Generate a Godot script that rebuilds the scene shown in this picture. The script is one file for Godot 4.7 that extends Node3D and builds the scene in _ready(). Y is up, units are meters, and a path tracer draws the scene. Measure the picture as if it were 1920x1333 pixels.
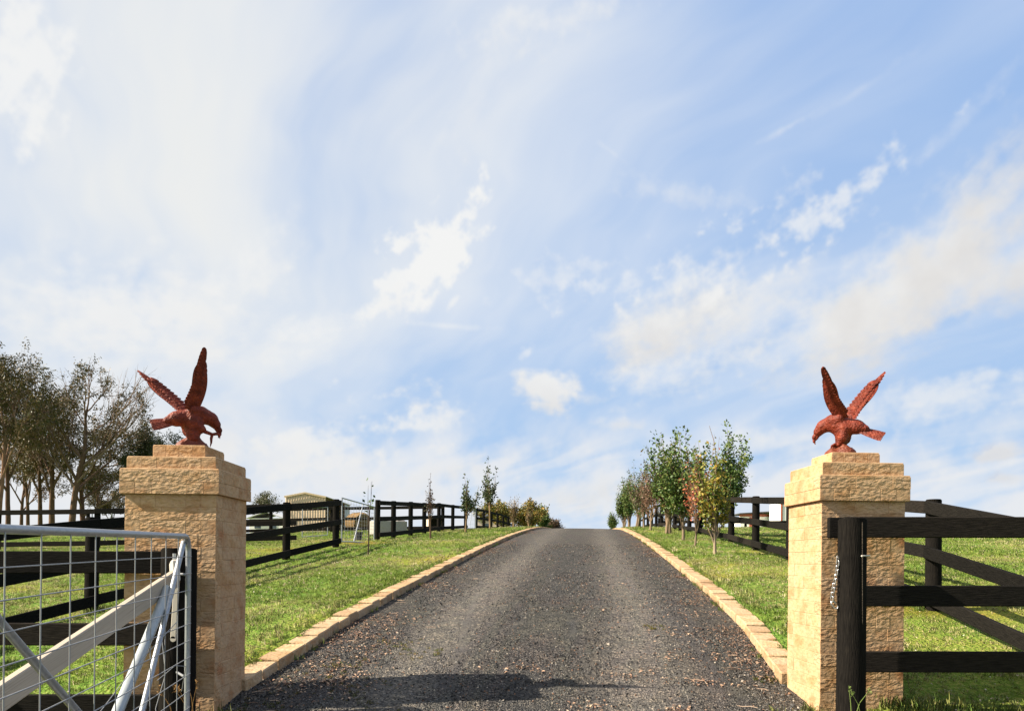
extends Node3D
# A country driveway climbing between two brick gate pillars with eagle statues, black post-and-rail
# fences, a wire mesh gate, young street trees and a wide cloudy sky. x right, y up, -z into the picture.

const EYE := 1.02
const SUN_TRAVEL := Vector3(3.2, -2.36, -0.50)
var rng := RandomNumberGenerator.new()
var M := {}
var TS := {}
var N1 := FastNoiseLite.new()
var N2 := FastNoiseLite.new()
var N3 := FastNoiseLite.new()
var road_table := [Vector2(-10, -1.2), Vector2(-4, -0.75), Vector2(0, -0.45), Vector2(3, -0.2), Vector2(5, -0.01), Vector2(6, 0.12), Vector2(8, 0.40), Vector2(12.6, 0.83), Vector2(20.5, 1.49), Vector2(28, 2.03), Vector2(37, 2.58), Vector2(45, 2.93), Vector2(60, 3.38), Vector2(80, 3.65), Vector2(120, 3.6), Vector2(400, 0.5), Vector2(900, -4.0)]


# ---------------------------------------------------------------- mesh building
class MB:
	var v := PackedVector3Array()
	var n := PackedVector3Array()
	var c := PackedColorArray()
	var t := PackedInt32Array()
	var col := Color.WHITE

	func vert(p: Vector3, q: Vector3) -> int:
		v.append(p)
		n.append(q)
		c.append(col)
		return v.size() - 1

	func tri(a: int, b: int, d: int) -> void:
		if (v[b] - v[a]).cross(v[d] - v[a]).dot(n[a] + n[b] + n[d]) > 0.0:
			t.append_array(PackedInt32Array([a, d, b]))
		else:
			t.append_array(PackedInt32Array([a, b, d]))

	func flat(pts: Array, out: Vector3) -> void:      # a convex flat polygon whose normal points along out
		var nn: Vector3 = (pts[1] - pts[0]).cross(pts[2] - pts[0]).normalized()
		if nn.dot(out) < 0.0:
			nn = -nn
		var base := v.size()
		for p in pts:
			vert(p, nn)
		for k in range(1, pts.size() - 1):
			tri(base, base + k, base + k + 1)

	func box(x: Transform3D, size: Vector3, bev := 0.004) -> void:   # chamfered box
		var h := size * 0.5
		var b := minf(bev, minf(h.x, minf(h.y, h.z)) * 0.6)
		var ax := [Vector3.RIGHT, Vector3.UP, Vector3.BACK]
		var hh := [h.x, h.y, h.z]
		for i in 3:
			for s in [-1.0, 1.0]:
				var j := (i + 1) % 3
				var k := (i + 2) % 3
				var q := []
				for e in [[-1, -1], [1, -1], [1, 1], [-1, 1]]:
					q.append(x * (ax[i] * s * hh[i] + ax[j] * e[0] * (hh[j] - b) + ax[k] * e[1] * (hh[k] - b)))
				flat(q, x.basis * (ax[i] * s))
		for i in 3:
			var j := (i + 1) % 3
			var k := (i + 2) % 3
			for s in [-1.0, 1.0]:
				for r in [-1.0, 1.0]:
					var q := []
					for e in [-1.0, 1.0]:
						q.append(x * (ax[i] * e * (hh[i] - b) + ax[j] * s * hh[j] + ax[k] * r * (hh[k] - b)))
					for e in [1.0, -1.0]:
						q.append(x * (ax[i] * e * (hh[i] - b) + ax[j] * s * (hh[j] - b) + ax[k] * r * hh[k]))
					flat(q, x.basis * (ax[j] * s + ax[k] * r))
		for sx in [-1.0, 1.0]:
			for sy in [-1.0, 1.0]:
				for sz in [-1.0, 1.0]:
					var o := Vector3(sx, sy, sz)
					flat([x * (o * Vector3(h.x, h.y - b, h.z - b)), x * (o * Vector3(h.x - b, h.y, h.z - b)), x * (o * Vector3(h.x - b, h.y - b, h.z))], x.basis * o)

	func tube(pts: Array, radii: Array, sides := 8, caps := true) -> void:
		var m := pts.size()
		var d0: Vector3 = (pts[1] - pts[0]).normalized()
		var u := d0.cross(Vector3.UP if absf(d0.y) < 0.9 else Vector3.RIGHT).normalized()
		var rings := []
		var dirs := []
		for i in m:
			var d: Vector3 = (pts[mini(i + 1, m - 1)] - pts[maxi(i - 1, 0)]).normalized()
			u = (u - d * u.dot(d)).normalized()
			var w := d.cross(u)
			var base := v.size()
			for k in sides:
				var a := TAU * k / sides
				var o := u * cos(a) + w * sin(a)
				vert(pts[i] + o * radii[i], o)
			rings.append(base)
			dirs.append(d)
		for i in m - 1:
			for k in sides:
				var a: int = rings[i] + k
				var b: int = rings[i] + (k + 1) % sides
				var e: int = rings[i + 1] + k
				var f: int = rings[i + 1] + (k + 1) % sides
				tri(a, b, f)
				tri(a, f, e)
		if caps:
			for e in [[0, -1.0], [m - 1, 1.0]]:
				var q := []
				for k in sides:
					q.append(v[rings[e[0]] + k])
				flat(q, dirs[e[0]] * e[1])

	func leaf(p: Vector3, along: Vector3, side: Vector3, l: float, w: float) -> void:
		var nn := along.cross(side).normalized()
		var b := v.size()
		vert(p, nn)
		vert(p + along * l * 0.5 + side * w * 0.5, nn)
		vert(p + along * l, nn)
		vert(p + along * l * 0.5 - side * w * 0.5, nn)
		tri(b, b + 1, b + 2)
		tri(b, b + 2, b + 3)

	func make() -> ArrayMesh:
		var a := []
		a.resize(Mesh.ARRAY_MAX)
		a[Mesh.ARRAY_VERTEX] = v
		a[Mesh.ARRAY_NORMAL] = n
		a[Mesh.ARRAY_COLOR] = c
		a[Mesh.ARRAY_INDEX] = t
		var m := ArrayMesh.new()
		m.add_surface_from_arrays(Mesh.PRIMITIVE_TRIANGLES, a)
		return m


func part(called: String, m: Mesh, mat: Material, parent: Node = self, x := Transform3D()) -> MeshInstance3D:
	var o := MeshInstance3D.new()
	o.name = called
	o.mesh = m
	o.set_surface_override_material(0, mat)
	o.transform = x
	parent.add_child(o, true)
	return o


func tag(o: Node, label: String, category := "", group := "", kind := "") -> void:
	o.set_meta("label", label)
	if category: o.set_meta("category", category)
	if group: o.set_meta("group", group)
	if kind: o.set_meta("kind", kind)


func numbered(called: String) -> String:
	if not has_node(called):
		return called
	var k := 1
	while has_node("%s_%03d" % [called, k]):
		k += 1
	return "%s_%03d" % [called, k]


func thing(called: String, label: String, category: String, at := Vector3.ZERO, turn := 0.0, group := "") -> Node3D:
	var o := Node3D.new()
	o.name = numbered(called)
	add_child(o)
	o.position = at
	o.rotation.y = turn
	tag(o, label, category, group)
	return o


func frame_along(a: Vector3, b: Vector3) -> Transform3D:      # x along a-b, y as upright as it can be
	var d := (b - a).normalized()
	var z := d.cross(Vector3.UP).normalized() if absf(d.y) < 0.99 else Vector3.BACK
	return Transform3D(Basis(d, z.cross(d), z), (a + b) * 0.5)


func beam(called: String, parent: Node, a: Vector3, b: Vector3, high: float, thick: float, mat: Material, bev := 0.006) -> MeshInstance3D:
	var m := MB.new()
	m.box(Transform3D(), Vector3((b - a).length(), high, thick), bev)
	return part(called, m.make(), mat, parent, frame_along(a, b))


func pipe(called: String, parent: Node, pts: Array, r: float, mat: Material, sides := 10) -> MeshInstance3D:
	var m := MB.new()
	var rr := []
	for p in pts: rr.append(r)
	m.tube(pts, rr, sides)
	return part(called, m.make(), mat, parent)


func r1(a: float, b: float) -> float:
	return rng.randf_range(a, b)


func r3() -> Vector3:
	return Vector3(r1(-1, 1), r1(-1, 1), r1(-1, 1))


# ---------------------------------------------------------------- lie of the land
func road_y(d: float) -> float:
	var T := road_table
	var k := 0
	while k < T.size() - 2 and d > T[k + 1].x:
		k += 1
	var p1: Vector2 = T[k]
	var p2: Vector2 = T[k + 1]
	var p0: Vector2 = T[maxi(k - 1, 0)]
	var p3: Vector2 = T[mini(k + 2, T.size() - 1)]
	var h := p2.x - p1.x
	var m1 := (p2.y - p0.y) / (p2.x - p0.x)
	var m2 := (p3.y - p1.y) / maxf(p3.x - p1.x, 0.001)
	var t := clampf((d - p1.x) / h, 0.0, 1.0)
	return (2 * t * t * t - 3 * t * t + 1) * p1.y + (t * t * t - 2 * t * t + t) * h * m1 + (3 * t * t - 2 * t * t * t) * p2.y + (t * t * t - t * t) * h * m2


func road_x(d: float) -> float:
	return 0.098 * d - 0.4 - 0.11 * exp(-pow((d - 4.6) / 2.6, 2))


func ground_y(s: float, d: float) -> float:            # s: metres to the right of the middle of the drive
	var y := road_y(d)
	var kerbed := smoothstep(5.4, 5.9, d)
	var lo := 2.02
	var rise := smoothstep(lo, lo + lerpf(0.9, 0.12, kerbed), absf(s))
	var off := 0.0
	if s < 0.0:
		off = lerpf(0.058, -lerpf(0.26, 0.10, smoothstep(8, 20, d)), smoothstep(2.2, 6.5, -s))
		off = lerpf(-0.10, off, kerbed) - clampf((-6.5 - s) * 0.033, 0.0, 0.4)
	else:
		off = lerpf(0.05, lerpf(0.055, 0.10, smoothstep(2.2, 3.0, s)), kerbed) + clampf((s - 5.0) * 0.01, 0.0, 0.1)
	var bumps := (N1.get_noise_2d(s * 6.0, d * 6.0) * 0.03 + N1.get_noise_2d(s * 1.3, d * 1.3) * 0.05) * smoothstep(2.3, 3.5, absf(s))
	return y + lerpf(-0.035, off, rise) + bumps


func on_ground(x: float, d: float) -> Vector3:
	return Vector3(x, ground_y(x - road_x(d), d), -d)


# ---------------------------------------------------------------- sky
var clouds := [
	# az, el, half length, half width, tilt, strength, edge softness, raggedness, shade (0 white .. 1 grey cream)
	[-5.4, 21.7, 5.0, 1.9, 51.0, 1.0, 0.4, 0.75, 0.02], [-7.8, 22.2, 2.0, 1.2, 20.0, 0.95, 0.45, 1.1, 0.02], [-8.6, 19.8, 1.8, 1.0, 30.0, 0.9, 0.45, 1.1, 0.02],
	[-9.8, 18.0, 2.6, 1.0, 30.0, 0.95, 0.6, 0.9, 0.1], [-14.5, 15.9, 6.0, 1.7, 17.0, 0.75, 0.9, 0.7, 0.1], [-4.6, 18.4, 0.9, 0.35, 45.0, 0.7, 0.7, 1.2, 0.05],
	[2.9, 12.6, 3.1, 1.8, -6.0, 0.95, 0.38, 0.4, 0.6], [5.6, 11.9, 2.6, 0.9, 0.0, 0.5, 0.9, 0.6, 0.6], [1.1, 15.2, 0.8, 0.5, 25.0, 0.55, 0.8, 1.3, 0.05],
	[-4.6, 16.8, 4.2, 0.32, -2.0, 0.5, 0.9, 0.5, 0.05],
	[11.2, 16.6, 6.6, 3.3, 17.0, 0.95, 0.6, 0.36, 0.95], [17.0, 17.6, 8.0, 3.6, 25.0, 0.85, 1.1, 0.5, 0.45], [24.8, 16.4, 9.5, 4.6, 22.0, 1.0, 0.6, 0.33, 1.0], [30.0, 20.0, 9.5, 4.2, 40.0, 0.95, 0.7, 0.36, 1.0],
	[33.5, 17.5, 6.0, 3.0, 10.0, 0.85, 0.8, 0.4, 1.0],
	[14.5, 20.0, 8.5, 3.0, 22.0, 0.7, 1.1, 1.1, 0.15], [21.5, 22.6, 6.5, 1.3, 25.0, 0.65, 0.9, 1.5, 0.05], [16.0, 22.9, 2.2, 0.8, 10.0, 0.7, 0.9, 1.5, 0.05], [8.5, 19.7, 4.5, 1.1, 12.0, 0.5, 1.0, 1.6, 0.05], [3.0, 20.2, 4.5, 1.3, 8.0, 0.38, 1.0, 1.7, 0.05],
	[12.0, 13.4, 9.0, 2.1, 10.0, 0.7, 1.0, 0.8, 0.3], [30.0, 11.0, 9.0, 1.9, 14.0, 0.65, 1.0, 1.0, 0.2],
	[19.5, 28.1, 2.8, 0.3, 17.0, 0.42, 1.0, 0.7, 0.1], [7.0, 27.8, 1.7, 0.3, -32.0, 0.35, 1.0, 0.9, 0.1], [24.0, 29.3, 5.0, 0.4, 20.0, 0.2, 1.0, 0.7, 0.1], [30.0, 26.5, 7.0, 0.7, 35.0, 0.22, 1.0, 0.9, 0.1],
	[3.0, 35.0, 8.0, 1.4, 6.0, 0.55, 1.0, 1.0, 0.25], [12.0, 25.0, 7.0, 1.0, -12.0, 0.35, 1.0, 0.9, 0.2], [-3.0, 30.5, 6.0, 1.8, 50.0, 0.25, 1.0, 0.8, 0.3],
	[-13.0, 8.6, 8.0, 2.6, 16.0, 0.85, 0.9, 1.1, 0.25], [-6.0, 10.0, 5.0, 1.3, 10.0, 0.7, 0.9, 1.2, 0.2], [-24.0, 8.0, 9.0, 4.0, 0.0, 0.6, 1.0, 0.6, 0.5], [-8.0, 6.0, 7.0, 1.5, 6.0, 0.6, 1.0, 0.9, 0.6],
	[8.1, 10.0, 2.6, 0.6, -4.0, 0.55, 0.8, 0.8, 0.7], [20.0, 8.8, 10.0, 1.3, 4.0, 0.5, 1.0, 0.9, 0.3], [14.0, 8.0, 5.0, 1.0, 10.0, 0.45, 1.0, 1.0, 0.3], [5.0, 5.0, 9.0, 1.6, 3.0, 0.5, 1.0, 0.8, 0.9],
	[32.6, 7.1, 2.3, 0.75, 8.0, 0.7, 0.8, 1.0, 1.7], [32.6, 5.5, 2.2, 0.5, 2.0, 0.6, 0.8, 1.0, 1.7], [-32.5, 28.5, 4.2, 3.4, 70.0, 0.85, 0.6, 0.9, 0.05], [-26.0, 15.5, 11.0, 4.6, 4.0, 0.9, 0.7, 0.5, 0.22], [-19.0, 20.0, 4.0, 2.2, 45.0, 0.55, 0.9, 0.9, 0.1],
]


func sky_at(dir: Vector3) -> Color:
	var el := rad_to_deg(asin(clampf(dir.y, -1.0, 1.0)))
	var az := rad_to_deg(atan2(dir.x, -dir.z))
	var e := maxf(el, 0.0)
	var to_sun := rad_to_deg(acos(clampf(dir.dot(-SUN_TRAVEL.normalized()), -1.0, 1.0)))
	var high := Color(0.325, 0.500, 0.830)
	var low := Color(0.52, 0.71, 0.935)
	var base := low.lerp(high, pow(clampf(e / 32.0, 0.0, 1.0), 0.7))
	base = base.lerp(Color(0.20, 0.33, 0.68), smoothstep(34.0, 80.0, e))
	base = base.lerp(Color(0.70, 0.79, 0.92), 0.8 * (1.0 - smoothstep(0.0, 8.0, e)))
	# thin veil of high ice cloud, thicker towards the sun, drawn out along the wind
	var k := 1.0 / (maxf(dir.y, 0.0) + 0.16)
	var px := dir.x * k
	var pz := -dir.z * k
	var u := -px * 0.45 + pz * 0.89
	var w := px * 0.89 + pz * 0.45
	var warp := N2.get_noise_2d(px * 40.0 + 500.0, pz * 40.0)
	var streak := N2.get_noise_2d(u * 55.0 + warp * 25.0, w * 330.0 + warp * 90.0)
	var broad := N2.get_noise_2d(u * 45.0 + 300.0, w * 95.0 + warp * 40.0)
	var veil := 0.28 + 0.30 * streak + 0.52 * broad
	veil += 0.42 * smoothstep(99.0, 63.0, to_sun)
	veil = smoothstep(-0.05, 1.15, veil) * 0.85
	var fine := N3.get_noise_2d(az * 10.0, el * 10.0)
	var mid := N3.get_noise_2d(az * 3.2 + 77.0, el * 3.2)
	var white := Color(0.92, 0.925, 0.92)
	var warm := Color(0.775, 0.76, 0.745)
	var out := base.lerp(Color(0.82, 0.865, 0.93), veil)
	out = out.lerp(Color(0.86, 0.87, 0.865), clampf(0.95 * smoothstep(93.0, 60.0, to_sun) * (0.72 + 0.55 * broad + 0.3 * streak), 0.0, 0.97))
	out = out.lerp(Color(0.84, 0.855, 0.88), clampf(smoothstep(12.5, 6.0, e) * (0.50 + 0.9 * mid + 0.5 * streak + 0.25 * smoothstep(5.0, -15.0, az)), 0.0, 0.88))
	for c in clouds:
		var dx: float = az - c[0]
		var dy: float = el - c[1]
		var reach: float = c[2] * 1.7
		if absf(dx) > reach or absf(dy) > reach:
			continue
		var ca := cos(deg_to_rad(c[4]))
		var sa := sin(deg_to_rad(c[4]))
		var a: float = (dx * ca + dy * sa) / c[2]
		var b: float = (-dx * sa + dy * ca) / c[3]
		var q: float = 1.0 - sqrt(a * a + b * b)
		var drawn := N3.get_noise_2d((dx * ca + dy * sa) * 3.5, (-dx * sa + dy * ca) * 11.0)
		q += c[7] * (fine * 0.62 + mid * 0.75 + drawn * 0.6)
		var al: float = smoothstep(0.0, c[6] * 1.45, q) * c[5]
		if al <= 0.0:
			continue
		# undersides of thick cloud, away from the sun, are greyer
		var shade: float = clampf(c[8] * (0.75 + 0.3 * a - 0.4 * b + 0.5 * mid), 0.0, 1.25)
		var cc := white.lerp(warm, minf(shade, 1.0))
		if shade > 1.0:
			cc = cc.lerp(Color(0.60, 0.62, 0.69), (shade - 1.0) * 0.7)
		elif c[8] > 1.5:
			cc = Color(0.63, 0.66, 0.74)
		out = out.lerp(cc, al)
	# broad glow round the sun, outside the frame
	var g := smoothstep(60.0, 5.0, to_sun)
	out = out.lerp(Color(1.25, 1.2, 1.1), g * g * 0.8)
	out.a = 1.0
	return out


func build_sky() -> Image:
	var W := 4096
	var H := 2048
	var small := Image.create(512, 256, false, Image.FORMAT_RGBF)
	for j in 256:
		var el := (0.5 - (j + 0.5) / 256.0) * PI
		for i in 512:
			var az := (i + 0.5) / 512.0 * TAU
			if j > 130:
				small.set_pixel(i, j, Color(0.22, 0.25, 0.18))
			else:
				small.set_pixel(i, j, sky_at(Vector3(sin(az) * cos(el), sin(el), -cos(az) * cos(el))))
	small.resize(W, H, Image.INTERPOLATE_BILINEAR)
	var i0 := int(-37.0 / 360.0 * W)
	var i1 := int(37.0 / 360.0 * W)
	var j0 := int((0.5 - 38.0 / 180.0) * H)
	var j1 := int((0.5 + 0.6 / 180.0) * H)
	for j in range(j0, j1):
		var el := (0.5 - (j + 0.5) / H) * PI
		for i in range(i0, i1):
			var az := (i + 0.5) / W * TAU
			small.set_pixel(posmod(i, W), j, sky_at(Vector3(sin(az) * cos(el), sin(el), -cos(az) * cos(el))))
	return small


# ---------------------------------------------------------------- materials
func noise_tex(size: int, freq: float, kind: int, octaves: int, seed_: int, stops = null) -> NoiseTexture2D:
	var f := FastNoiseLite.new()
	f.noise_type = kind as FastNoiseLite.NoiseType
	f.frequency = freq
	f.seed = seed_
	f.fractal_type = FastNoiseLite.FRACTAL_FBM if octaves > 1 else FastNoiseLite.FRACTAL_NONE
	f.fractal_octaves = octaves
	if kind == FastNoiseLite.TYPE_CELLULAR:
		f.cellular_return_type = FastNoiseLite.RETURN_CELL_VALUE if stops != null else FastNoiseLite.RETURN_DISTANCE
	var t := NoiseTexture2D.new()
	t.width = size
	t.height = size
	t.seamless = true
	t.seamless_blend_skirt = 0.15
	t.noise = f
	if stops != null:
		var g := Gradient.new()
		g.offsets = PackedFloat32Array()
		var offs := PackedFloat32Array()
		var cols := PackedColorArray()
		var most := 1.0
		for s in stops:
			most = maxf(most, maxf(s[1].r, maxf(s[1].g, s[1].b)))
		TS[t] = most
		for s in stops:
			offs.append(s[0])
			var sc: Color = s[1]
			cols.append(Color(sc.r / most, sc.g / most, sc.b / most).linear_to_srgb())
		g.offsets = offs
		g.colors = cols
		t.color_ramp = g
	return t


func mat(called: String, col: Color, rough := 0.8, metal := 0.0, spec := 0.5) -> StandardMaterial3D:
	var m := StandardMaterial3D.new()
	m.resource_name = called
	m.albedo_color = col.linear_to_srgb()
	m.roughness = rough
	m.metallic = metal
	m.metallic_specular = spec
	M[called] = m
	return m


func tri_tex(m: StandardMaterial3D, albedo: Texture2D, scale: Vector3, height: Texture2D = null, hs := 1.0, world := true) -> void:
	m.uv1_triplanar = true
	m.uv1_world_triplanar = world
	m.uv1_scale = scale
	if albedo:
		m.albedo_texture = albedo
		brighten(m, albedo)
	if height:
		m.heightmap_enabled = true
		m.heightmap_texture = height
		m.heightmap_scale = hs


func over(m: StandardMaterial3D, tex: Texture2D, scale: Vector3) -> void:
	m.detail_enabled = true
	m.detail_blend_mode = BaseMaterial3D.BLEND_MODE_MUL
	m.detail_albedo = tex
	brighten(m, tex)
	m.detail_uv_layer = BaseMaterial3D.DETAIL_UV_2
	m.uv2_triplanar = true
	m.uv2_world_triplanar = true
	m.uv2_scale = scale


func brighten(m: StandardMaterial3D, tex: Texture2D) -> void:     # textures hold 0 to 1: their scale goes to the base colour
	if TS.has(tex):
		var l := m.albedo_color.srgb_to_linear()
		m.albedo_color = Color(l.r * TS[tex], l.g * TS[tex], l.b * TS[tex]).linear_to_srgb()


func g(v: float) -> Color:
	return Color(v, v, v)


func build_materials() -> void:
	var SM := FastNoiseLite.TYPE_SIMPLEX_SMOOTH
	var CE := FastNoiseLite.TYPE_CELLULAR
	var W := Color.WHITE
	# render wash over brick
	var slurry := noise_tex(512, 0.02, SM, 5, 11)
	var tone := noise_tex(512, 0.006, SM, 5, 12, [[0.0, Color(0.86, 0.56, 0.46)], [0.16, Color(0.88, 0.74, 0.64)], [0.42, Color(1, 1, 1)], [0.62, Color(1.06, 1.04, 1.0)], [0.8, Color(0.93, 0.84, 0.72)], [1.0, Color(0.80, 0.66, 0.54)]])
	var grit := noise_tex(512, 0.02, SM, 5, 13, [[0.0, Color(0.72, 0.64, 0.56)], [0.3, Color(0.93, 0.9, 0.85)], [0.6, W], [1.0, Color(1, 0.98, 0.93)]])
	for k in 4:
		var base: Color = [Color(0.45, 0.304, 0.180), Color(0.465, 0.322, 0.196), Color(0.43, 0.284, 0.165), Color(0.455, 0.313, 0.19)][k]
		var m := mat("render_%d" % k, base, 0.92, 0.0, 0.25)
		tri_tex(m, grit, Vector3(1.7, 2.6, 1.7), slurry, 0.32)
		over(m, tone, Vector3(0.8, 1.1, 0.8))
		m = mat("render_rough_%d" % k, base, 0.92, 0.0, 0.25)
		tri_tex(m, grit, Vector3(1.5, 3.0, 1.5), slurry, 0.85)
		over(m, tone, Vector3(0.8, 1.1, 0.8))
	# eagle paint
	var m := mat("oxide_red", Color(0.165, 0.026, 0.012), 0.6, 0.0, 0.35)
	tri_tex(m, noise_tex(256, 0.02, SM, 4, 21, [[0.0, Color(0.3, 0.28, 0.3)], [0.4, Color(0.8, 0.8, 0.8)], [0.62, W], [0.8, Color(1.3, 1.5, 1.3)], [1.0, Color(2.2, 4.0, 5.0)]]), Vector3(4, 4, 4), noise_tex(256, 0.05, SM, 4, 22), 0.8)
	m = mat("oxide_rock", Color(0.15, 0.034, 0.016), 0.6, 0.0, 0.4)
	tri_tex(m, noise_tex(256, 0.02, SM, 4, 23, [[0.0, Color(0.5, 0.45, 0.4)], [0.5, W], [1.0, Color(1.2, 1.5, 1.2)]]), Vector3(2, 2, 2), noise_tex(256, 0.03, SM, 4, 22), 0.6)
	# fence stain: nearly black oil with worn grain
	var grain := noise_tex(512, 0.03, SM, 4, 31, [[0.0, Color(0.4, 0.4, 0.4)], [0.5, W], [0.75, Color(1.2, 1.17, 1.1)], [1.0, Color(2.6, 2.4, 2.1)]])
	var grain_h := noise_tex(512, 0.04, SM, 3, 32)
	for k in 3:
		m = mat("black_rail_%d" % k, [Color(0.009, 0.0085, 0.008), Color(0.013, 0.012, 0.011), Color(0.019, 0.0165, 0.0145)][k], 0.85, 0.0, 0.12)
		tri_tex(m, grain, Vector3(0.45, 9.0, 9.0), grain_h, 0.35, false)
	m = mat("black_post", Color(0.011, 0.010, 0.009), 0.85, 0.0, 0.12)
	tri_tex(m, grain, Vector3(6.0, 0.5, 6.0), grain_h, 0.4, false)
	m = mat("weathered_post", Color(0.075, 0.062, 0.048), 0.75, 0.0, 0.3)
	tri_tex(m, grain, Vector3(6.0, 0.5, 6.0), grain_h, 0.5, false)
	# galvanised steel
	m = mat("galvanised", Color(0.34, 0.36, 0.385), 0.42, 0.6, 0.5)
	tri_tex(m, noise_tex(256, 0.03, SM, 3, 41, [[0.0, Color(0.72, 0.74, 0.76)], [0.5, W], [1.0, W]]), Vector3(5, 5, 5))
	m = mat("galvanised_wire", Color(0.30, 0.31, 0.32), 0.5, 0.5, 0.5)
	m = mat("pale_pipe", Color(0.34, 0.375, 0.39), 0.45, 0.15, 0.5)
	tri_tex(m, noise_tex(256, 0.02, SM, 4, 42, [[0.0, Color(0.7, 0.72, 0.74)], [0.5, W], [1.0, W]]), Vector3(3, 3, 3))
	m = mat("pale_board", Color(0.40, 0.345, 0.28), 0.7, 0.0, 0.3)
	tri_tex(m, noise_tex(512, 0.03, SM, 3, 43, [[0.0, Color(0.62, 0.6, 0.58)], [0.42, W], [1.0, W]]), Vector3(0.1, 14.0, 14.0), null, 1.0, false)
	mat("pale_plate", Color(0.48, 0.44, 0.38), 0.5, 0.0, 0.5)
	mat("chain_steel", Color(0.62, 0.62, 0.62), 0.3, 0.85, 0.5)
	# lawn and soil
	var lawn_fine := noise_tex(512, 0.035, SM, 5, 51, [[0.0, Color(0.08, 0.13, 0.025)], [0.35, Color(0.15, 0.245, 0.042)], [0.55, Color(0.21, 0.30, 0.062)], [0.72, Color(0.30, 0.32, 0.10)], [1.0, Color(0.48, 0.42, 0.23)]])
	var lawn_broad := noise_tex(512, 0.008, SM, 4, 52, [[0.0, Color(0.6, 0.8, 0.62)], [0.42, W], [0.62, Color(1.12, 1.0, 0.9)], [1.0, Color(1.35, 0.95, 0.85)]])
	m = mat("lawn", W, 0.95, 0.0, 0.15)
	m.vertex_color_use_as_albedo = true
	tri_tex(m, lawn_fine, Vector3(0.9, 0.9, 0.9), noise_tex(512, 0.05, SM, 4, 53), 3.0)
	over(m, lawn_broad, Vector3(0.11, 0.11, 0.11))
	m = mat("grass_blade", W, 0.75, 0.0, 0.3)
	m.vertex_color_use_as_albedo = true
	m.backlight_enabled = true
	m.backlight = Color(0.5, 0.5, 0.5)
	# drive: coarse grey gravel and sealed tracks
	m = mat("gravel", W, 0.95, 0.0, 0.2)
	m.vertex_color_use_as_albedo = true
	tri_tex(m, noise_tex(1024, 0.075, CE, 1, 61, [[0.0, g(0.35)], [0.3, g(0.8)], [0.6, g(1.1)], [0.85, Color(1.5, 1.45, 1.35)], [0.95, Color(2.6, 2.4, 2.1)], [1.0, Color(3.4, 3.1, 2.7)]]), Vector3(0.95, 0.95, 0.95), noise_tex(1024, 0.075, CE, 1, 62), 1.6)
	over(m, noise_tex(512, 0.02, SM, 5, 63, [[0.0, Color(0.6, 0.6, 0.62)], [0.45, W], [0.7, Color(1.1, 1.07, 1.02)], [1.0, Color(1.35, 1.28, 1.2)]]), Vector3(0.33, 0.33, 0.33))
	m = mat("loose_stone", W, 0.9, 0.0, 0.25)
	m.vertex_color_use_as_albedo = true
	m = mat("litter", W, 0.85, 0.0, 0.2)
	m.vertex_color_use_as_albedo = true
	# kerb sandstone blocks
	for k in 4:
		m = mat("kerb_%d" % k, [Color(0.39, 0.285, 0.178), Color(0.44, 0.33, 0.21), Color(0.335, 0.238, 0.145), Color(0.40, 0.30, 0.195)][k], 0.9, 0.0, 0.25)
		tri_tex(m, grit, Vector3(2.2, 2.2, 2.2), slurry, 0.7)
		over(m, tone, Vector3(0.9, 0.9, 0.9))
	# trees
	m = mat("gum_bark", W, 0.85, 0.0, 0.25)
	m.vertex_color_use_as_albedo = true
	tri_tex(m, noise_tex(512, 0.015, SM, 4, 71, [[0.0, Color(0.5, 0.45, 0.42)], [0.5, W], [1.0, Color(1.3, 1.2, 1.1)]]), Vector3(1.5, 0.25, 1.5), noise_tex(256, 0.03, SM, 4, 72), 2.0)
	m = mat("leaf", W, 0.55, 0.0, 0.4)
	m.vertex_color_use_as_albedo = true
	m.backlight_enabled = true
	m.backlight = Color(0.55, 0.55, 0.55)
	# buildings
	mat("cream_sheet", Color(0.66, 0.50, 0.34), 0.5, 0.1, 0.4)
	mat("cream_trim", Color(0.60, 0.47, 0.30), 0.5, 0.1, 0.4)
	mat("cream_roof", Color(0.50, 0.42, 0.31), 0.5, 0.2, 0.4)
	mat("shed_dark", Color(0.03, 0.03, 0.03), 0.9)
	mat("white_wall", Color(0.80, 0.79, 0.77), 0.8)
	mat("grey_wall", Color(0.45, 0.46, 0.47), 0.8)
	mat("pink_wall", Color(0.55, 0.43, 0.36), 0.85)
	mat("red_trim", Color(0.32, 0.085, 0.045), 0.7)
	mat("dark_roof", Color(0.05, 0.05, 0.055), 0.6)
	m = mat("concrete", Color(0.34, 0.325, 0.31), 0.9, 0.0, 0.2)
	tri_tex(m, grit, Vector3(1, 1, 1), slurry, 0.5)
	mat("black_plastic", Color(0.02, 0.02, 0.02), 0.5)
	m = mat("hay", Color(0.22, 0.15, 0.08), 0.95, 0.0, 0.1)
	tri_tex(m, noise_tex(256, 0.05, SM, 4, 81, [[0.0, Color(0.3, 0.3, 0.3)], [0.5, W], [1.0, Color(1.5, 1.3, 1.1)]]), Vector3(1, 3, 1), noise_tex(256, 0.05, SM, 4, 82), 5.0)
	mat("pane", Color(0.06, 0.08, 0.10), 0.1, 0.0, 0.5)


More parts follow.
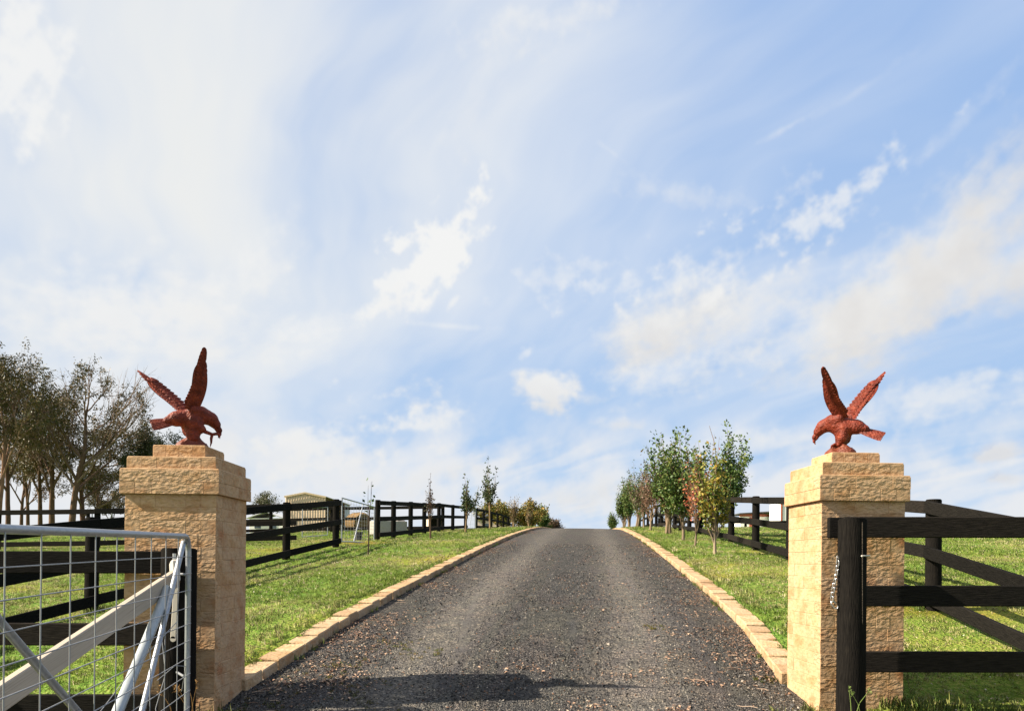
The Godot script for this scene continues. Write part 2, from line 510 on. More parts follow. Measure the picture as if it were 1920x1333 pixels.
# ---------------------------------------------------------------- ground, drive, kerbs
func sheet(rows: Array, cols: Array, at: Callable, tint: Callable) -> ArrayMesh:    # grid of points at(s, d)
	var m := MB.new()
	var R := rows.size()
	var C := cols.size()
	for i in R:
		for j in C:
			var d: float = rows[i]
			var s: float = cols[j]
			var e := 0.05
			var p: Vector3 = at.call(s, d)
			var a: Vector3 = at.call(s + e, d) - at.call(s - e, d)
			var b: Vector3 = at.call(s, d + e) - at.call(s, d - e)
			m.col = tint.call(s, d)
			m.vert(p, a.cross(b).normalized() * signf(a.cross(b).y))
	for i in R - 1:
		for j in C - 1:
			var q := i * C + j
			m.tri(q, q + 1, q + C + 1)
			m.tri(q, q + C + 1, q + C)
	return m.make()


func ladder(from: float, to: float, step: float, grow: float) -> Array:
	var out := []
	var x := from
	while x < to:
		out.append(x)
		x += step
		step *= grow
	out.append(to)
	return out


func dryness(s: float, d: float) -> float:
	return clampf(0.42 + 0.95 * N1.get_noise_2d(s * 4.0 + 40.0, d * 4.0) + 0.5 * N1.get_noise_2d(s * 15.0, d * 15.0 + 90.0), 0.0, 1.0)


func bare(s: float, d: float) -> float:               # trodden soil by posts and gates
	var b := 0.0
	for q in [[-5.9, 21.2, 1.7, 1.0], [-7.4, 18.6, 2.2, 0.6], [4.15, 8.4, 0.75, 1.0], [4.3, 9.4, 1.3, 0.6], [5.0, 10.5, 1.2, 0.5], [-6.0, 22.0, 1.0, 1.0], [4.3, 16.6, 0.9, 0.6], [2.5, 5.0, 0.5, 0.8]]:
		var r: float = Vector2(s - q[0], d - q[1]).length() / q[2]
		b = maxf(b, q[3] * (1.0 - smoothstep(0.35, 1.0, r + 0.5 * N1.get_noise_2d(s * 20.0, d * 20.0))))
	return b


func lawn_tint(s: float, d: float) -> Color:
	var k := dryness(s, d)
	var c := Color(0.62, 0.72, 0.6).lerp(Color(0.95, 0.8, 0.7), smoothstep(0.55, 1.0, k))
	c = c.lerp(Color(1.0, 0.56, 0.48), bare(s, d) * 0.85)
	if absf(s) < 2.6 and d < 6.0:
		c = c.lerp(Color(0.6, 0.42, 0.42), 0.7)
	return c


func road_tint(s: float, d: float) -> Color:
	var t := exp(-pow((absf(s - 0.0) - 0.92) / 0.36, 2))            # two wheel tracks
	var wob := N1.get_noise_2d(s * 9.0, d * 2.2)
	t = clampf(t * (1.0 + 0.6 * wob), 0.0, 1.0)
	var c := Color(0.054, 0.054, 0.054).lerp(Color(0.120, 0.114, 0.107), t)
	c = c.lerp(Color(0.078, 0.071, 0.066), clampf(0.5 + wob, 0.0, 1.0) * 0.3)
	var edge := smoothstep(1.35, 1.95, absf(s) + 0.25 * N1.get_noise_2d(s * 12.0, d * 6.0))
	c = c.lerp(Color(0.072, 0.065, 0.060), edge * 0.5)
	return c.lerp(Color(0.085, 0.081, 0.078), smoothstep(14.0, 30.0, d) * 0.45)


func road_point(s: float, d: float) -> Vector3:
	var camber := 0.03 * (1.0 - pow(minf(absf(s) / 2.0, 1.0), 2))
	var rough := N1.get_noise_2d(s * 40.0, d * 40.0) * 0.004
	return Vector3(road_x(d) + s, road_y(d) + camber + rough - 0.015, -d)


func build_ground() -> void:
	var rows := ladder(-8.0, 900.0, 0.16, 1.0165)
	var cols := []
	for s in ladder(2.6, 420.0, 0.3, 1.14): cols.append(s)
	var inner := [-2.45, -2.3, -2.22, -2.16, -2.1, -2.04, -1.98, -1.4, 0.0, 1.4, 1.98, 2.04, 2.1, 2.16, 2.22, 2.3, 2.45]
	var left := cols.duplicate()
	left.reverse()
	var all := []
	for s in left: all.append(-s)
	all.append_array(inner)
	all.append_array(cols)
	var o := part("ground", sheet(rows, all, func(s, d): return Vector3(road_x(d) + s, ground_y(s, d), -d), lawn_tint), M.lawn)
	tag(o, "mown green lawn and paddock ground rising to the crest of the hill", "ground", "", "structure")
	var rc := []
	for k in 45: rc.append(lerpf(-2.06, 2.06, k / 44.0))
	o = part("road", sheet(ladder(-7.5, 140.0, 0.12, 1.018), rc, road_point, road_tint), M.gravel)
	tag(o, "dark grey gravel driveway climbing straight up to the crest", "driveway", "", "structure")


func build_kerbs() -> void:
	for side in [-1.0, 1.0]:
		var t := thing("kerb", "sandstone block kerb along the %s edge of the driveway" % ("left" if side < 0 else "right"), "kerb", Vector3.ZERO, 0.0, "block kerbs of the driveway")
		var meshes := []
		for k in 6:
			var m := MB.new()
			m.box(Transform3D(), Vector3(0.195 + r1(-0.008, 0.008), 0.24, 0.274 + r1(-0.008, 0.002)), 0.009)
			for i in m.v.size():                      # wedge blocks: narrower at the lawn side, so that notches open between them
				var back := clampf(0.5 + side * m.v[i].x / 0.195, 0.0, 1.0)
				m.v[i].z *= 1.0 - 0.24 * back
			meshes.append(m.make())
		var d := 5.78 if side < 0 else 6.06
		var k := 0
		while d < 62.0:
			var len := 0.28
			var p := Vector3(road_x(d) + side * (2.078 + r1(-0.006, 0.006)), road_y(d) - 0.052 + r1(-0.010, 0.010), -d)
			var q := Vector3(road_x(d + 0.28) + side * 2.085, road_y(d + 0.28), -(d + 0.28))
			var f := (q - Vector3(road_x(d) + side * 2.085, road_y(d), -d)).normalized()
			var b := Basis(Vector3.UP.cross(-f).normalized(), Vector3.UP, -f)
			b.x = Vector3.UP.cross(b.z).normalized()
			b.y = b.z.cross(b.x)
			b = b.rotated(Vector3.UP, r1(-0.035, 0.035))
			part("block", meshes[rng.randi() % 6], M["kerb_%d" % (rng.randi() % 4)], t, Transform3D(b, p))
			d += len / f.length() * absf(f.z)
			k += 1


# ---------------------------------------------------------------- gate pillars
func brick_row(total: float, even: bool) -> Array:      # lengths along one face
	var L := 0.24
	var out := []
	if total > 0.5:
		out = [total * 0.4, total * 0.4, total * 0.2] if even else [total * 0.2, total * 0.4, total * 0.4]
	elif total > 0.33:
		out = [total * 0.5, total * 0.5] if even else [total * 0.25, total * 0.5, total * 0.25]
	else:
		out = [total] if even else [total * 0.5, total * 0.5]
	return out


func brick_course(t: Node3D, y0: float, y1: float, side: float, even: bool, cache: Dictionary) -> void:
	var depth := minf(0.1, side * 0.25)
	for face in 4:
		var owns := (face % 2 == 0) == even
		var run := side if owns else side - 2.0 * depth
		var turn := Basis(Vector3.UP, face * PI / 2)
		var x := -run * 0.5
		for len in brick_row(run, even):
			var joint := 0.0013 if face != 0 else 0.0008
			var variant := rng.randi() % 3
			var key := "%.3f %.3f %d %.2f %s" % [len, y1 - y0, variant, depth, face == 0]
			if not cache.has(key):
				var m := MB.new()
				m.box(Transform3D(), Vector3(len - joint, y1 - y0 - joint, depth), ([0.0016, 0.0022, 0.0032][variant] if face != 0 else [0.0012, 0.0018, 0.0026][variant]))
				cache[key] = m.make()
			var at := turn * Vector3(x + len * 0.5, 0, side * 0.5 - depth * 0.5 + r1(-0.0012, 0.0012) * (0.6 if face == 0 else 1.0)) + Vector3(0, (y0 + y1) * 0.5, 0)
			var b := turn.rotated(Vector3.UP, r1(-0.004, 0.004))
			part("brick", cache[key], M[("render_rough_%d" if face == 0 else "render_%d") % (rng.randi() % 4)], t, Transform3D(b, at))
			x += len


func build_pillar(label: String, at: Vector3, turn: float, S: float, levels: Array) -> Node3D:
	# levels: y of shaft top, of the lower cap slab, of the middle slab, of the plinth (all above the pillar's own foot)
	var t := thing("gate_pillar", label, "pillar", at, turn, "brick gate pillars")
	var cache := {}
	var shaft: float = levels[0]
	var n := int(round(shaft / 0.086))
	var h := shaft / n
	var m := MB.new()
	m.box(Transform3D(Basis(), Vector3(0, shaft * 0.5, 0)), Vector3(S - 0.005, shaft, S - 0.005), 0.003)
	part("mortar_core", m.make(), M.render_0, t)
	for k in n:
		brick_course(t, k * h, (k + 1) * h, S, k % 2 == 0, cache)
	var tops := [[levels[0], levels[1], S + 0.05, 2], [levels[1], levels[2], S - 0.012, 1], [levels[2], levels[3], S * 0.59, 1]]
	for c in tops:
		m = MB.new()
		m.box(Transform3D(Basis(), Vector3(0, (c[0] + c[1]) * 0.5 - 0.001, 0)), Vector3(c[2] - 0.008, c[1] - c[0] - 0.004, c[2] - 0.008), 0.003)
		part("mortar_core", m.make(), M.render_3, t)
		for k in c[3]:
			var y0: float = lerpf(c[0], c[1], k / float(c[3]))
			var y1: float = lerpf(c[0], c[1], (k + 1) / float(c[3]))
			brick_course(t, y0, y1, c[2], k % 2 == 1, cache)
		m = MB.new()
		m.box(Transform3D(Basis(), Vector3(0, c[1] + 0.003, 0)), Vector3(c[2] - 0.004, 0.014, c[2] - 0.004), 0.005)
		part("mortar_topping", m.make(), M.render_3, t)
	return t


# ---------------------------------------------------------------- eagles
func smooth_union(caps: Array, p: Vector3, k: float) -> float:
	var best := 1e9
	for c in caps:
		var a: Vector3 = c[0]
		var ab: Vector3 = c[1] - a
		var l := ab.length_squared()
		var h := clampf((p - a).dot(ab) / l, 0.0, 1.0) if l > 0.0 else 0.0
		var d := p.distance_to(a + ab * h) - lerpf(c[2], c[3], h)
		if best > 1e8:
			best = d
		else:
			var q := maxf(k - absf(best - d), 0.0) / k
			best = minf(best, d) - q * q * k * 0.25
	return best


func nets(caps: Array, cell: float, k: float, rough := 0.0) -> ArrayMesh:     # surface nets round tapered capsules
	var lo := Vector3.ONE * 1e9
	var hi := -lo
	for c in caps:
		var r := Vector3.ONE * (maxf(c[2], c[3]) + cell * 2.0 + k * 0.3)
		lo = lo.min(c[0] - r).min(c[1] - r)
		hi = hi.max(c[0] + r).max(c[1] + r)
	var n := Vector3i(((hi - lo) / cell).ceil()) + Vector3i.ONE
	var f := PackedFloat32Array()
	f.resize(n.x * n.y * n.z)
	f.fill(1.0)
	var sx := n.y * n.z
	for c in caps:                                       # only near each bone
		var r := Vector3.ONE * (maxf(c[2], c[3]) + cell * 2.0 + k * 0.3)
		var a: Vector3i = Vector3i((((c[0] as Vector3).min(c[1]) - r - lo) / cell).floor()).clamp(Vector3i.ZERO, n - Vector3i.ONE)
		var b: Vector3i = Vector3i((((c[0] as Vector3).max(c[1]) + r - lo) / cell).ceil()).clamp(Vector3i.ZERO, n - Vector3i.ONE)
		for i in range(a.x, b.x + 1):
			for j in range(a.y, b.y + 1):
				for l in range(a.z, b.z + 1):
					var at := i * sx + j * n.z + l
					if f[at] == 1.0:
						var p := lo + Vector3(i, j, l) * cell
						f[at] = smooth_union(caps, p, k) + (N3.get_noise_3d(p.x * 900.0, p.y * 900.0, p.z * 900.0) * rough if rough > 0.0 else 0.0)
	var m := MB.new()
	var at_cell := {}
	for i in n.x - 1:
		for j in n.y - 1:
			for l in n.z - 1:
				var mask := 0
				var o := i * sx + j * n.z + l
				var e := [f[o], f[o + 1], f[o + n.z], f[o + n.z + 1], f[o + sx], f[o + sx + 1], f[o + sx + n.z], f[o + sx + n.z + 1]]
				for q in 8:
					if e[q] < 0.0: mask |= 1 << q
				if mask == 0 or mask == 255:
					continue
				var sum := Vector3.ZERO
				var cnt := 0
				for q in 8:
					for b in [1, 2, 4]:
						if q & b: continue
						var z: int = q | b
						if (e[q] < 0.0) != (e[z] < 0.0):
							var tt: float = e[q] / (e[q] - e[z])
							sum += Vector3(q >> 2, (q >> 1) & 1, q & 1).lerp(Vector3(z >> 2, (z >> 1) & 1, z & 1), tt)
							cnt += 1
				var gx: float = (e[4] + e[5] + e[6] + e[7]) - (e[0] + e[1] + e[2] + e[3])
				var gy: float = (e[2] + e[3] + e[6] + e[7]) - (e[0] + e[1] + e[4] + e[5])
				var gz: float = (e[1] + e[3] + e[5] + e[7]) - (e[0] + e[2] + e[4] + e[6])
				at_cell[o] = m.vert(lo + (Vector3(i, j, l) + sum / cnt) * cell, Vector3(gx, gy, gz).normalized())
	var steps := [sx, n.z, 1]
	for o in at_cell:
		for ax in 3:
			var s0: int = steps[ax]
			var s1: int = steps[(ax + 1) % 3]
			var s2: int = steps[(ax + 2) % 3]
			if o + s0 >= f.size() or (f[o] < 0.0) == (f[o + s0] < 0.0):
				continue
			if at_cell.has(o - s1) and at_cell.has(o - s2) and at_cell.has(o - s1 - s2):
				m.tri(at_cell[o], at_cell[o - s1], at_cell[o - s1 - s2])
				m.tri(at_cell[o], at_cell[o - s1 - s2], at_cell[o - s2])
	return m.make()


func feather(l: float, w: float, th: float) -> ArrayMesh:     # lies along +x, ridge along its quill, curved slightly
	var m := MB.new()
	var prof := [[0.0, 0.6], [0.35, 1.0], [0.72, 1.0], [0.92, 0.75], [1.0, 0.3]]
	var rows := []
	for p in prof:
		var x: float = p[0] * l
		var hw: float = p[1] * w * 0.5
		var z: float = -0.05 * l * p[0] * p[0]
		rows.append([Vector3(x, -hw, z), Vector3(x, 0, z + th), Vector3(x, hw, z), Vector3(x, 0, z - th * 0.6)])
	for k in rows.size() - 1:
		for q in 4:
			var a: Vector3 = rows[k][q]
			var b: Vector3 = rows[k][(q + 1) % 4]
			var c: Vector3 = rows[k + 1][(q + 1) % 4]
			var d: Vector3 = rows[k + 1][q]
			var mid := (a + b) * 0.5
			m.flat([a, b, c, d], mid - Vector3(mid.x, 0, rows[k][0].z))
	m.flat(rows[4], Vector3.RIGHT)
	return m.make()


func build_wing(parent: Node3D, frame: Transform3D, feathers: Array, span: float) -> void:
	# wing frame: x out along the span, y back towards the trailing edge, z the upper side
	var m := MB.new()
	var N := 18
	var K := 6
	for face in [1.0, -1.0]:
		var base := m.v.size()
		for i in N + 1:
			var u := i / float(N)
			var lead := -0.028 * sin(u * PI * 0.9) + 0.03 * u * u * u
			var chord := lerpf(0.092, 0.118, u) * (1.0 - 0.85 * pow(u, 6.0))
			for j in K + 1:
				var w := j / float(K)
				var thick := 0.014 * sqrt(maxf(w, 0.0001)) * (1.0 - w * 0.82) * 2.2 * (1.0 - 0.5 * u)
				var z := 0.035 * u * u - 0.35 * (w - 0.3) * (w - 0.3) * chord
				var rib := 0.0018 * sin(w * 16.0 + u * 4.0) * (1.0 if w > 0.2 else 0.0) + N3.get_noise_2d(u * 600.0, w * 300.0) * 0.0022
				var nn := Vector3(0.3 * u, (-0.6 + w) * 0.7, 1).normalized() * Vector3(1, 1, face)
				m.vert(Vector3(u * span, lead + w * chord, z + face * (thick * 0.5 + rib)), nn.normalized())
		for i in N:
			for j in K:
				var a := base + i * (K + 1) + j
				m.tri(a, a + 1, a + K + 2)
				m.tri(a, a + K + 2, a + K + 1)
	var wing := part("wing", m.make(), M.oxide_red, parent, frame)
	for i in 17:                                              # flight feathers, trailing near the body, along the span at the tip
		var u := (i + 0.5) / 17.0
		var out := pow(u, 1.25)
		var at := Vector3(u * span * 0.96, lerpf(0.046, 0.064, u) * (1.0 - 0.78 * pow(u, 4.0)) - 0.028 * sin(u * PI * 0.9) + 0.02 * u * u * u, 0.035 * u * u - 0.004)
		var dir := Vector3(lerpf(0.75, 1.0, out), lerpf(0.66, 0.10, out), -0.04 + 0.12 * u).normalized()
		var zz := (Vector3(0, 0, 1) - dir * dir.z).normalized()
		var l: float = 0.082 if u < 0.5 else lerpf(0.082, 0.118, (u - 0.5) * 2.0)
		var b := Basis(dir, zz.cross(dir), zz)
		b = Basis(dir, zz.cross(dir).rotated(dir, 0.22), zz.rotated(dir, 0.22))
		part("feather", feathers[0 if u < 0.5 else 1], M.oxide_red, wing, Transform3D(b.scaled_local(Vector3(l / (0.10 if u < 0.5 else 0.12), 1, 1)), at))
	for row in 2:                                             # coverts on the upper side
		for i in 11:
			var u := (i + 0.6) / 11.5
			var dir := Vector3(lerpf(0.5, 0.95, u), lerpf(0.9, 0.3, u), -0.08 + 0.1 * u).normalized()
			var zz := (Vector3(0, 0, 1) - dir * dir.z).normalized()
			var at := Vector3(u * span * 0.9, 0.0 + row * 0.026 - 0.02 * sin(u * PI * 0.9) + 0.02 * u * u * u, 0.035 * u * u + 0.011 - row * 0.003)
			part("feather", feathers[2], M.oxide_red, wing, Transform3D(Basis(dir, zz.cross(dir), zz), at))


func build_eagle(label: String, at: Vector3, turn: float, lifted: bool, right_wing: Vector3, left_wing: Vector3, tail_roll: float, tail_drop: float, tail_long: float) -> Node3D:
	# own axes: +x the way it faces, +y up, +z its right
	var t := thing("eagle_statue", label, "statue", at, turn, "red eagle statues")
	var rock := [
		[Vector3(-0.035, -0.01, 0.0), Vector3(0.05, -0.01, 0.0), 0.07, 0.07], [Vector3(0.0, 0.04, 0.01), Vector3(0.02, 0.055, 0.01), 0.045, 0.042],
		[Vector3(-0.055, 0.01, -0.03), Vector3(-0.03, 0.045, -0.035), 0.04, 0.03], [Vector3(0.05, 0.01, 0.035), Vector3(0.07, -0.01, 0.035), 0.04, 0.035], [Vector3(0.04, 0.0, -0.05), Vector3(0.05, 0.02, -0.045), 0.04, 0.03],
	]
	var rm := part("rock_base", nets(rock, 0.01, 0.02, 0.012), M.oxide_rock, t)
	rm.position.y = -0.002
	var B := [
		[Vector3(-0.10, 0.195, 0), Vector3(0.030, 0.225, 0), 0.048, 0.062], [Vector3(0.030, 0.225, 0), Vector3(0.065, 0.24, 0), 0.062, 0.054],
		[Vector3(0.065, 0.24, 0), Vector3(0.129, 0.222, 0), 0.052, 0.04], [Vector3(0.129, 0.222, 0), Vector3(0.163, 0.185, 0), 0.039, 0.034],
		[Vector3(-0.10, 0.195, 0), Vector3(-0.16, 0.175, 0), 0.045, 0.028],
		[Vector3(0.000, 0.262, -0.05), Vector3(0.050, 0.262, -0.045), 0.034, 0.028], [Vector3(0.000, 0.262, 0.05), Vector3(0.050, 0.262, 0.045), 0.034, 0.028],
		[Vector3(-0.03, 0.185, -0.035), Vector3(-0.02, 0.12, -0.042), 0.042, 0.026], [Vector3(-0.02, 0.12, -0.042), Vector3(0.012, 0.07, -0.04), 0.022, 0.014],
	]
	if lifted:
		B.append_array([[Vector3(0.000, 0.18, 0.035), Vector3(0.060, 0.135, 0.045), 0.042, 0.026], [Vector3(0.000, 0.18, 0.02), Vector3(0.005, 0.07, 0.02), 0.05, 0.045]])
	else:
		B.append_array([[Vector3(-0.03, 0.185, 0.035), Vector3(-0.02, 0.12, 0.042), 0.042, 0.026], [Vector3(-0.02, 0.12, 0.042), Vector3(0.012, 0.07, 0.04), 0.022, 0.014], [Vector3(0.000, 0.16, 0.0), Vector3(0.010, 0.08, 0.01), 0.045, 0.035]])
	part("body", nets(B, 0.0085, 0.03, 0.004), M.oxide_red, t)
	var beak := [[Vector3(0.170, 0.178, 0), Vector3(0.191, 0.148, 0), 0.022, 0.016], [Vector3(0.191, 0.148, 0), Vector3(0.193, 0.118, 0), 0.015, 0.009], [Vector3(0.193, 0.118, 0), Vector3(0.184, 0.096, 0), 0.009, 0.004], [Vector3(0.163, 0.16, 0), Vector3(0.175, 0.13, 0), 0.014, 0.006]]
	part("beak", nets(beak, 0.005, 0.008), M.oxide_red, t)
	for s in [-1.0, 1.0]:
		var e := SphereMesh.new()
		e.radius = 0.007
		e.height = 0.014
		e.radial_segments = 10
		e.rings = 6
		part("eye", e, M.oxide_rock, t, Transform3D(Basis(), Vector3(0.165, 0.198, s * 0.029)))
	# talons
	for s in ([-1.0] if lifted else [-1.0, 1.0]):
		var m := MB.new()
		for k in 4:
			var a: float = [-0.5, 0.0, 0.5, PI][k]
			var o := Vector3(0.012, 0.072, s * 0.04)
			var f := Vector3(cos(a), 0, sin(a))
			m.tube([o, o + f * 0.025 + Vector3(0, 0.006, 0), o + f * 0.045 - Vector3(0, 0.006, 0), o + f * 0.052 - Vector3(0, 0.024, 0)], [0.010, 0.009, 0.007, 0.002], 6)
		part("talon", m.make(), M.oxide_red, t)
	if lifted:
		var m := MB.new()
		var o := Vector3(0.125, 0.105, 0.05)
		m.tube([Vector3(0.050, 0.138, 0.045), Vector3(0.082, 0.118, 0.048), o], [0.022, 0.014, 0.011], 8)
		for k in 4:
			var d: Vector3 = [Vector3(1, 0.35, -0.35), Vector3(1, 0.3, 0.1), Vector3(0.774, 0.1, 0.5), Vector3(-0.2, -1, 0)][k].normalized()
			m.tube([o, o + d * 0.03, o + d * 0.05 + Vector3(0.004, -0.01, 0), o + d * 0.055 + Vector3(-0.002, -0.036, 0)], [0.011, 0.010, 0.007, 0.002], 6)
		part("talon", m.make(), M.oxide_red, t)
	# tail: a fan of broad feathers
	var tf := feather(tail_long, 0.034, 0.008)
	for k in 7:
		var a := (k - 3) * 0.062
		var roll := Basis(Vector3.LEFT, tail_roll)
		var dir := Vector3(-cos(a), -tail_drop, 0) + roll * Vector3(0, 0, sin(a))
		dir = dir.normalized()
		var up := roll * Vector3.UP
		var zz := (up - dir * dir.dot(up)).normalized()
		part("tail_feather", tf, M.oxide_red, t, Transform3D(Basis(dir, zz.cross(dir), zz), Vector3(-0.12, 0.178, 0) + roll * Vector3(0, -0.002 * absf(k - 3), (k - 3) * 0.009)))
	# wings
	var F := [feather(0.095, 0.042, 0.009), feather(0.12, 0.038, 0.009), feather(0.06, 0.036, 0.007)]
	for s in [-1.0, 1.0]:
		var reach: Vector3 = right_wing if s > 0 else left_wing
		var x := reach.normalized()
		var y := Vector3(-1, 0.12, 0)
		y = (y - x * y.dot(x)).normalized()
		var z := x.cross(y) if s < 0 else y.cross(x)
		if z.y < 0: z = -z
		build_wing(t, Transform3D(Basis(x, y, z), Vector3(0.03, 0.258, s * 0.045)), F, reach.length() - 0.10)
	return t


# ---------------------------------------------------------------- fences and gates
func fence(called: String, label: String, group: String, feet: Array, opt: Dictionary) -> Node3D:
	# feet: ground points of the posts. opt: tops (rail tops above ground), rail, thick, post (radius), high, out (offset of the rails), ends
	var t := thing(called, label, "fence", feet[0], 0.0, group)
	var o: Vector3 = feet[0]
	var rail_h: float = opt.get("rail", 0.135)
	var thick: float = opt.get("thick", 0.04)
	var rad: float = opt.get("post", 0.082)
	var high: float = opt.get("high", 1.2)
	var out: Vector3 = opt.get("out", Vector3.ZERO)
	var sides: int = opt.get("sides", 14)
	var pm := MB.new()
	pm.tube([Vector3(0, -0.35, 0), Vector3(0, high * 0.5, 0), Vector3(0, high - 0.012, 0), Vector3(0, high, 0)], [rad * 1.03, rad, rad * 0.985, rad - 0.012], sides)
	var post := pm.make()
	var drop: Array = opt.get("no_post", [])
	for k in feet.size():
		if k in drop: continue
		var b := Basis(Vector3.UP, r1(0, TAU)) * Basis(Vector3.RIGHT, r1(-0.008, 0.008))
		part("post", post, M.weathered_post if opt.get("grey", false) else M.black_post, t, Transform3D(b, feet[k] - o))
	for k in feet.size() - 1:
		for h in opt.get("tops", [1.18, 0.70, 0.22]):
			var a: Vector3 = feet[k] - o + out + Vector3(0, h - rail_h * 0.5 + r1(-0.006, 0.006), 0)
			var b: Vector3 = feet[k + 1] - o + out + Vector3(0, h - rail_h * 0.5 + r1(-0.006, 0.006), 0)
			var d := (b - a).normalized()
			if k == 0: a -= d * float(opt.get("lead", 0.06))
			if k == feet.size() - 2: b += d * float(opt.get("tail", 0.06))
			beam("rail", t, a + d * 0.002, b - d * 0.002, rail_h, thick, M["black_rail_%d" % (rng.randi() % 3)], 0.006)
	return t


func side_fence(called: String, label: String, group: String, s: float, ds: Array, out_x: float, opt: Dictionary) -> Node3D:
	var feet := []
	for d in ds:
		feet.append(on_ground(0.098 * d - 0.4 + s, d))
	opt.out = Vector3(out_x, 0, 0)
	return fence(called, label, group, feet, opt)


func mesh_gate(called: String, label: String, group: String, a: Vector3, b: Vector3, high: float, sag: float, cells: Vector2, r := 0.018, brace := true) -> Node3D:
	# a, b: lower corners; a tubular frame with welded wire and a brace
	var t := thing(called, label, "gate", a, 0.0, group)
	var e := b - a
	var top0 := Vector3(0, high, 0)
	var top1 := e + Vector3(0, high - sag, 0)
	pipe("frame_tube", t, [Vector3.ZERO, top0], r, M.galvanised, 8)
	pipe("frame_tube", t, [top0, top1], r, M.galvanised, 8)
	pipe("frame_tube", t, [top1, e], r, M.galvanised, 8)
	pipe("frame_tube", t, [e, Vector3.ZERO], r, M.galvanised, 8)
	if brace:
		pipe("brace_tube", t, [top0.lerp(top1, 0.62) - Vector3(0, 0.01, 0), e * 0.34], r * 0.9, M.galvanised, 8)
	var nx := int(e.length() / cells.x)
	var ny := int(high / cells.y)
	for k in range(1, nx):
		var f := k / float(nx)
		pipe("wire", t, [e * f, top0.lerp(top1, f)], 0.003, M.galvanised_wire, 4)
	for k in range(1, ny):
		var f := k / float(ny)
		pipe("wire", t, [top0 * f, e.lerp(top1, f)], 0.003, M.galvanised_wire, 4)
	return t


# ---------------------------------------------------------------- trees
func grow(limbs: Array, tips: Array, p: Vector3, dir: Vector3, length: float, rad: float, level: int, o: Dictionary) -> void:
	var steps := 5 if level < o.levels else 3
	var pts := [p]
	var rr := [rad]
	var d := dir
	var end_rad := rad * (0.55 if level > 0 else 0.6)
	for k in steps:
		d = (d + r3() * float(o.wobble) * (0.45 if level == 0 else 1.0) + Vector3(0, o.rise, 0) * (0.4 if level == 0 else 1.0)).normalized()
		p = p + d * length / steps
		pts.append(p)
		rr.append(lerpf(rad, end_rad, (k + 1.0) / steps))
	if level >= o.levels: rr[-1] = maxf(rr[-1] * 0.4, 0.002)
	limbs.append([pts, rr, level])
	if level >= o.levels:
		for k in range(1, pts.size()):
			tips.append([pts[k], d])
		return
	var n: int = o.kids[mini(level, o.kids.size() - 1)]
	var spin := r1(0, TAU)
	for k in n:
		var f: float = lerpf(o.first[mini(level, o.first.size() - 1)], 1.0, (k + 0.6) / n)
		var at := f * steps
		var i := mini(int(at), steps - 1)
		var q: Vector3 = (pts[i] as Vector3).lerp(pts[i + 1], at - i)
		var axis: Vector3 = ((pts[i + 1] as Vector3) - pts[i]).normalized()
		spin += 2.4 + r1(-0.5, 0.5)
		var u := axis.cross(Vector3.RIGHT if absf(axis.x) < 0.8 else Vector3.BACK).normalized()
		var side := u * cos(spin) + axis.cross(u) * sin(spin)
		var ang: float = o.angle[mini(level, o.angle.size() - 1)] * r1(0.75, 1.25)
		var kd := (axis * cos(ang) + side * sin(ang)).normalized()
		var kl: float = length * o.ratio[mini(level, o.ratio.size() - 1)] * r1(0.75, 1.2) * (1.15 - 0.35 * f if level == 0 else 1.0)
		grow(limbs, tips, q, kd, kl, minf(lerpf(rad, end_rad, f) * 0.75, rad * o.thin), level + 1, o)
	grow(limbs, tips, pts[-1], d, length * o.lead, end_rad * 0.9, level + 1, o)


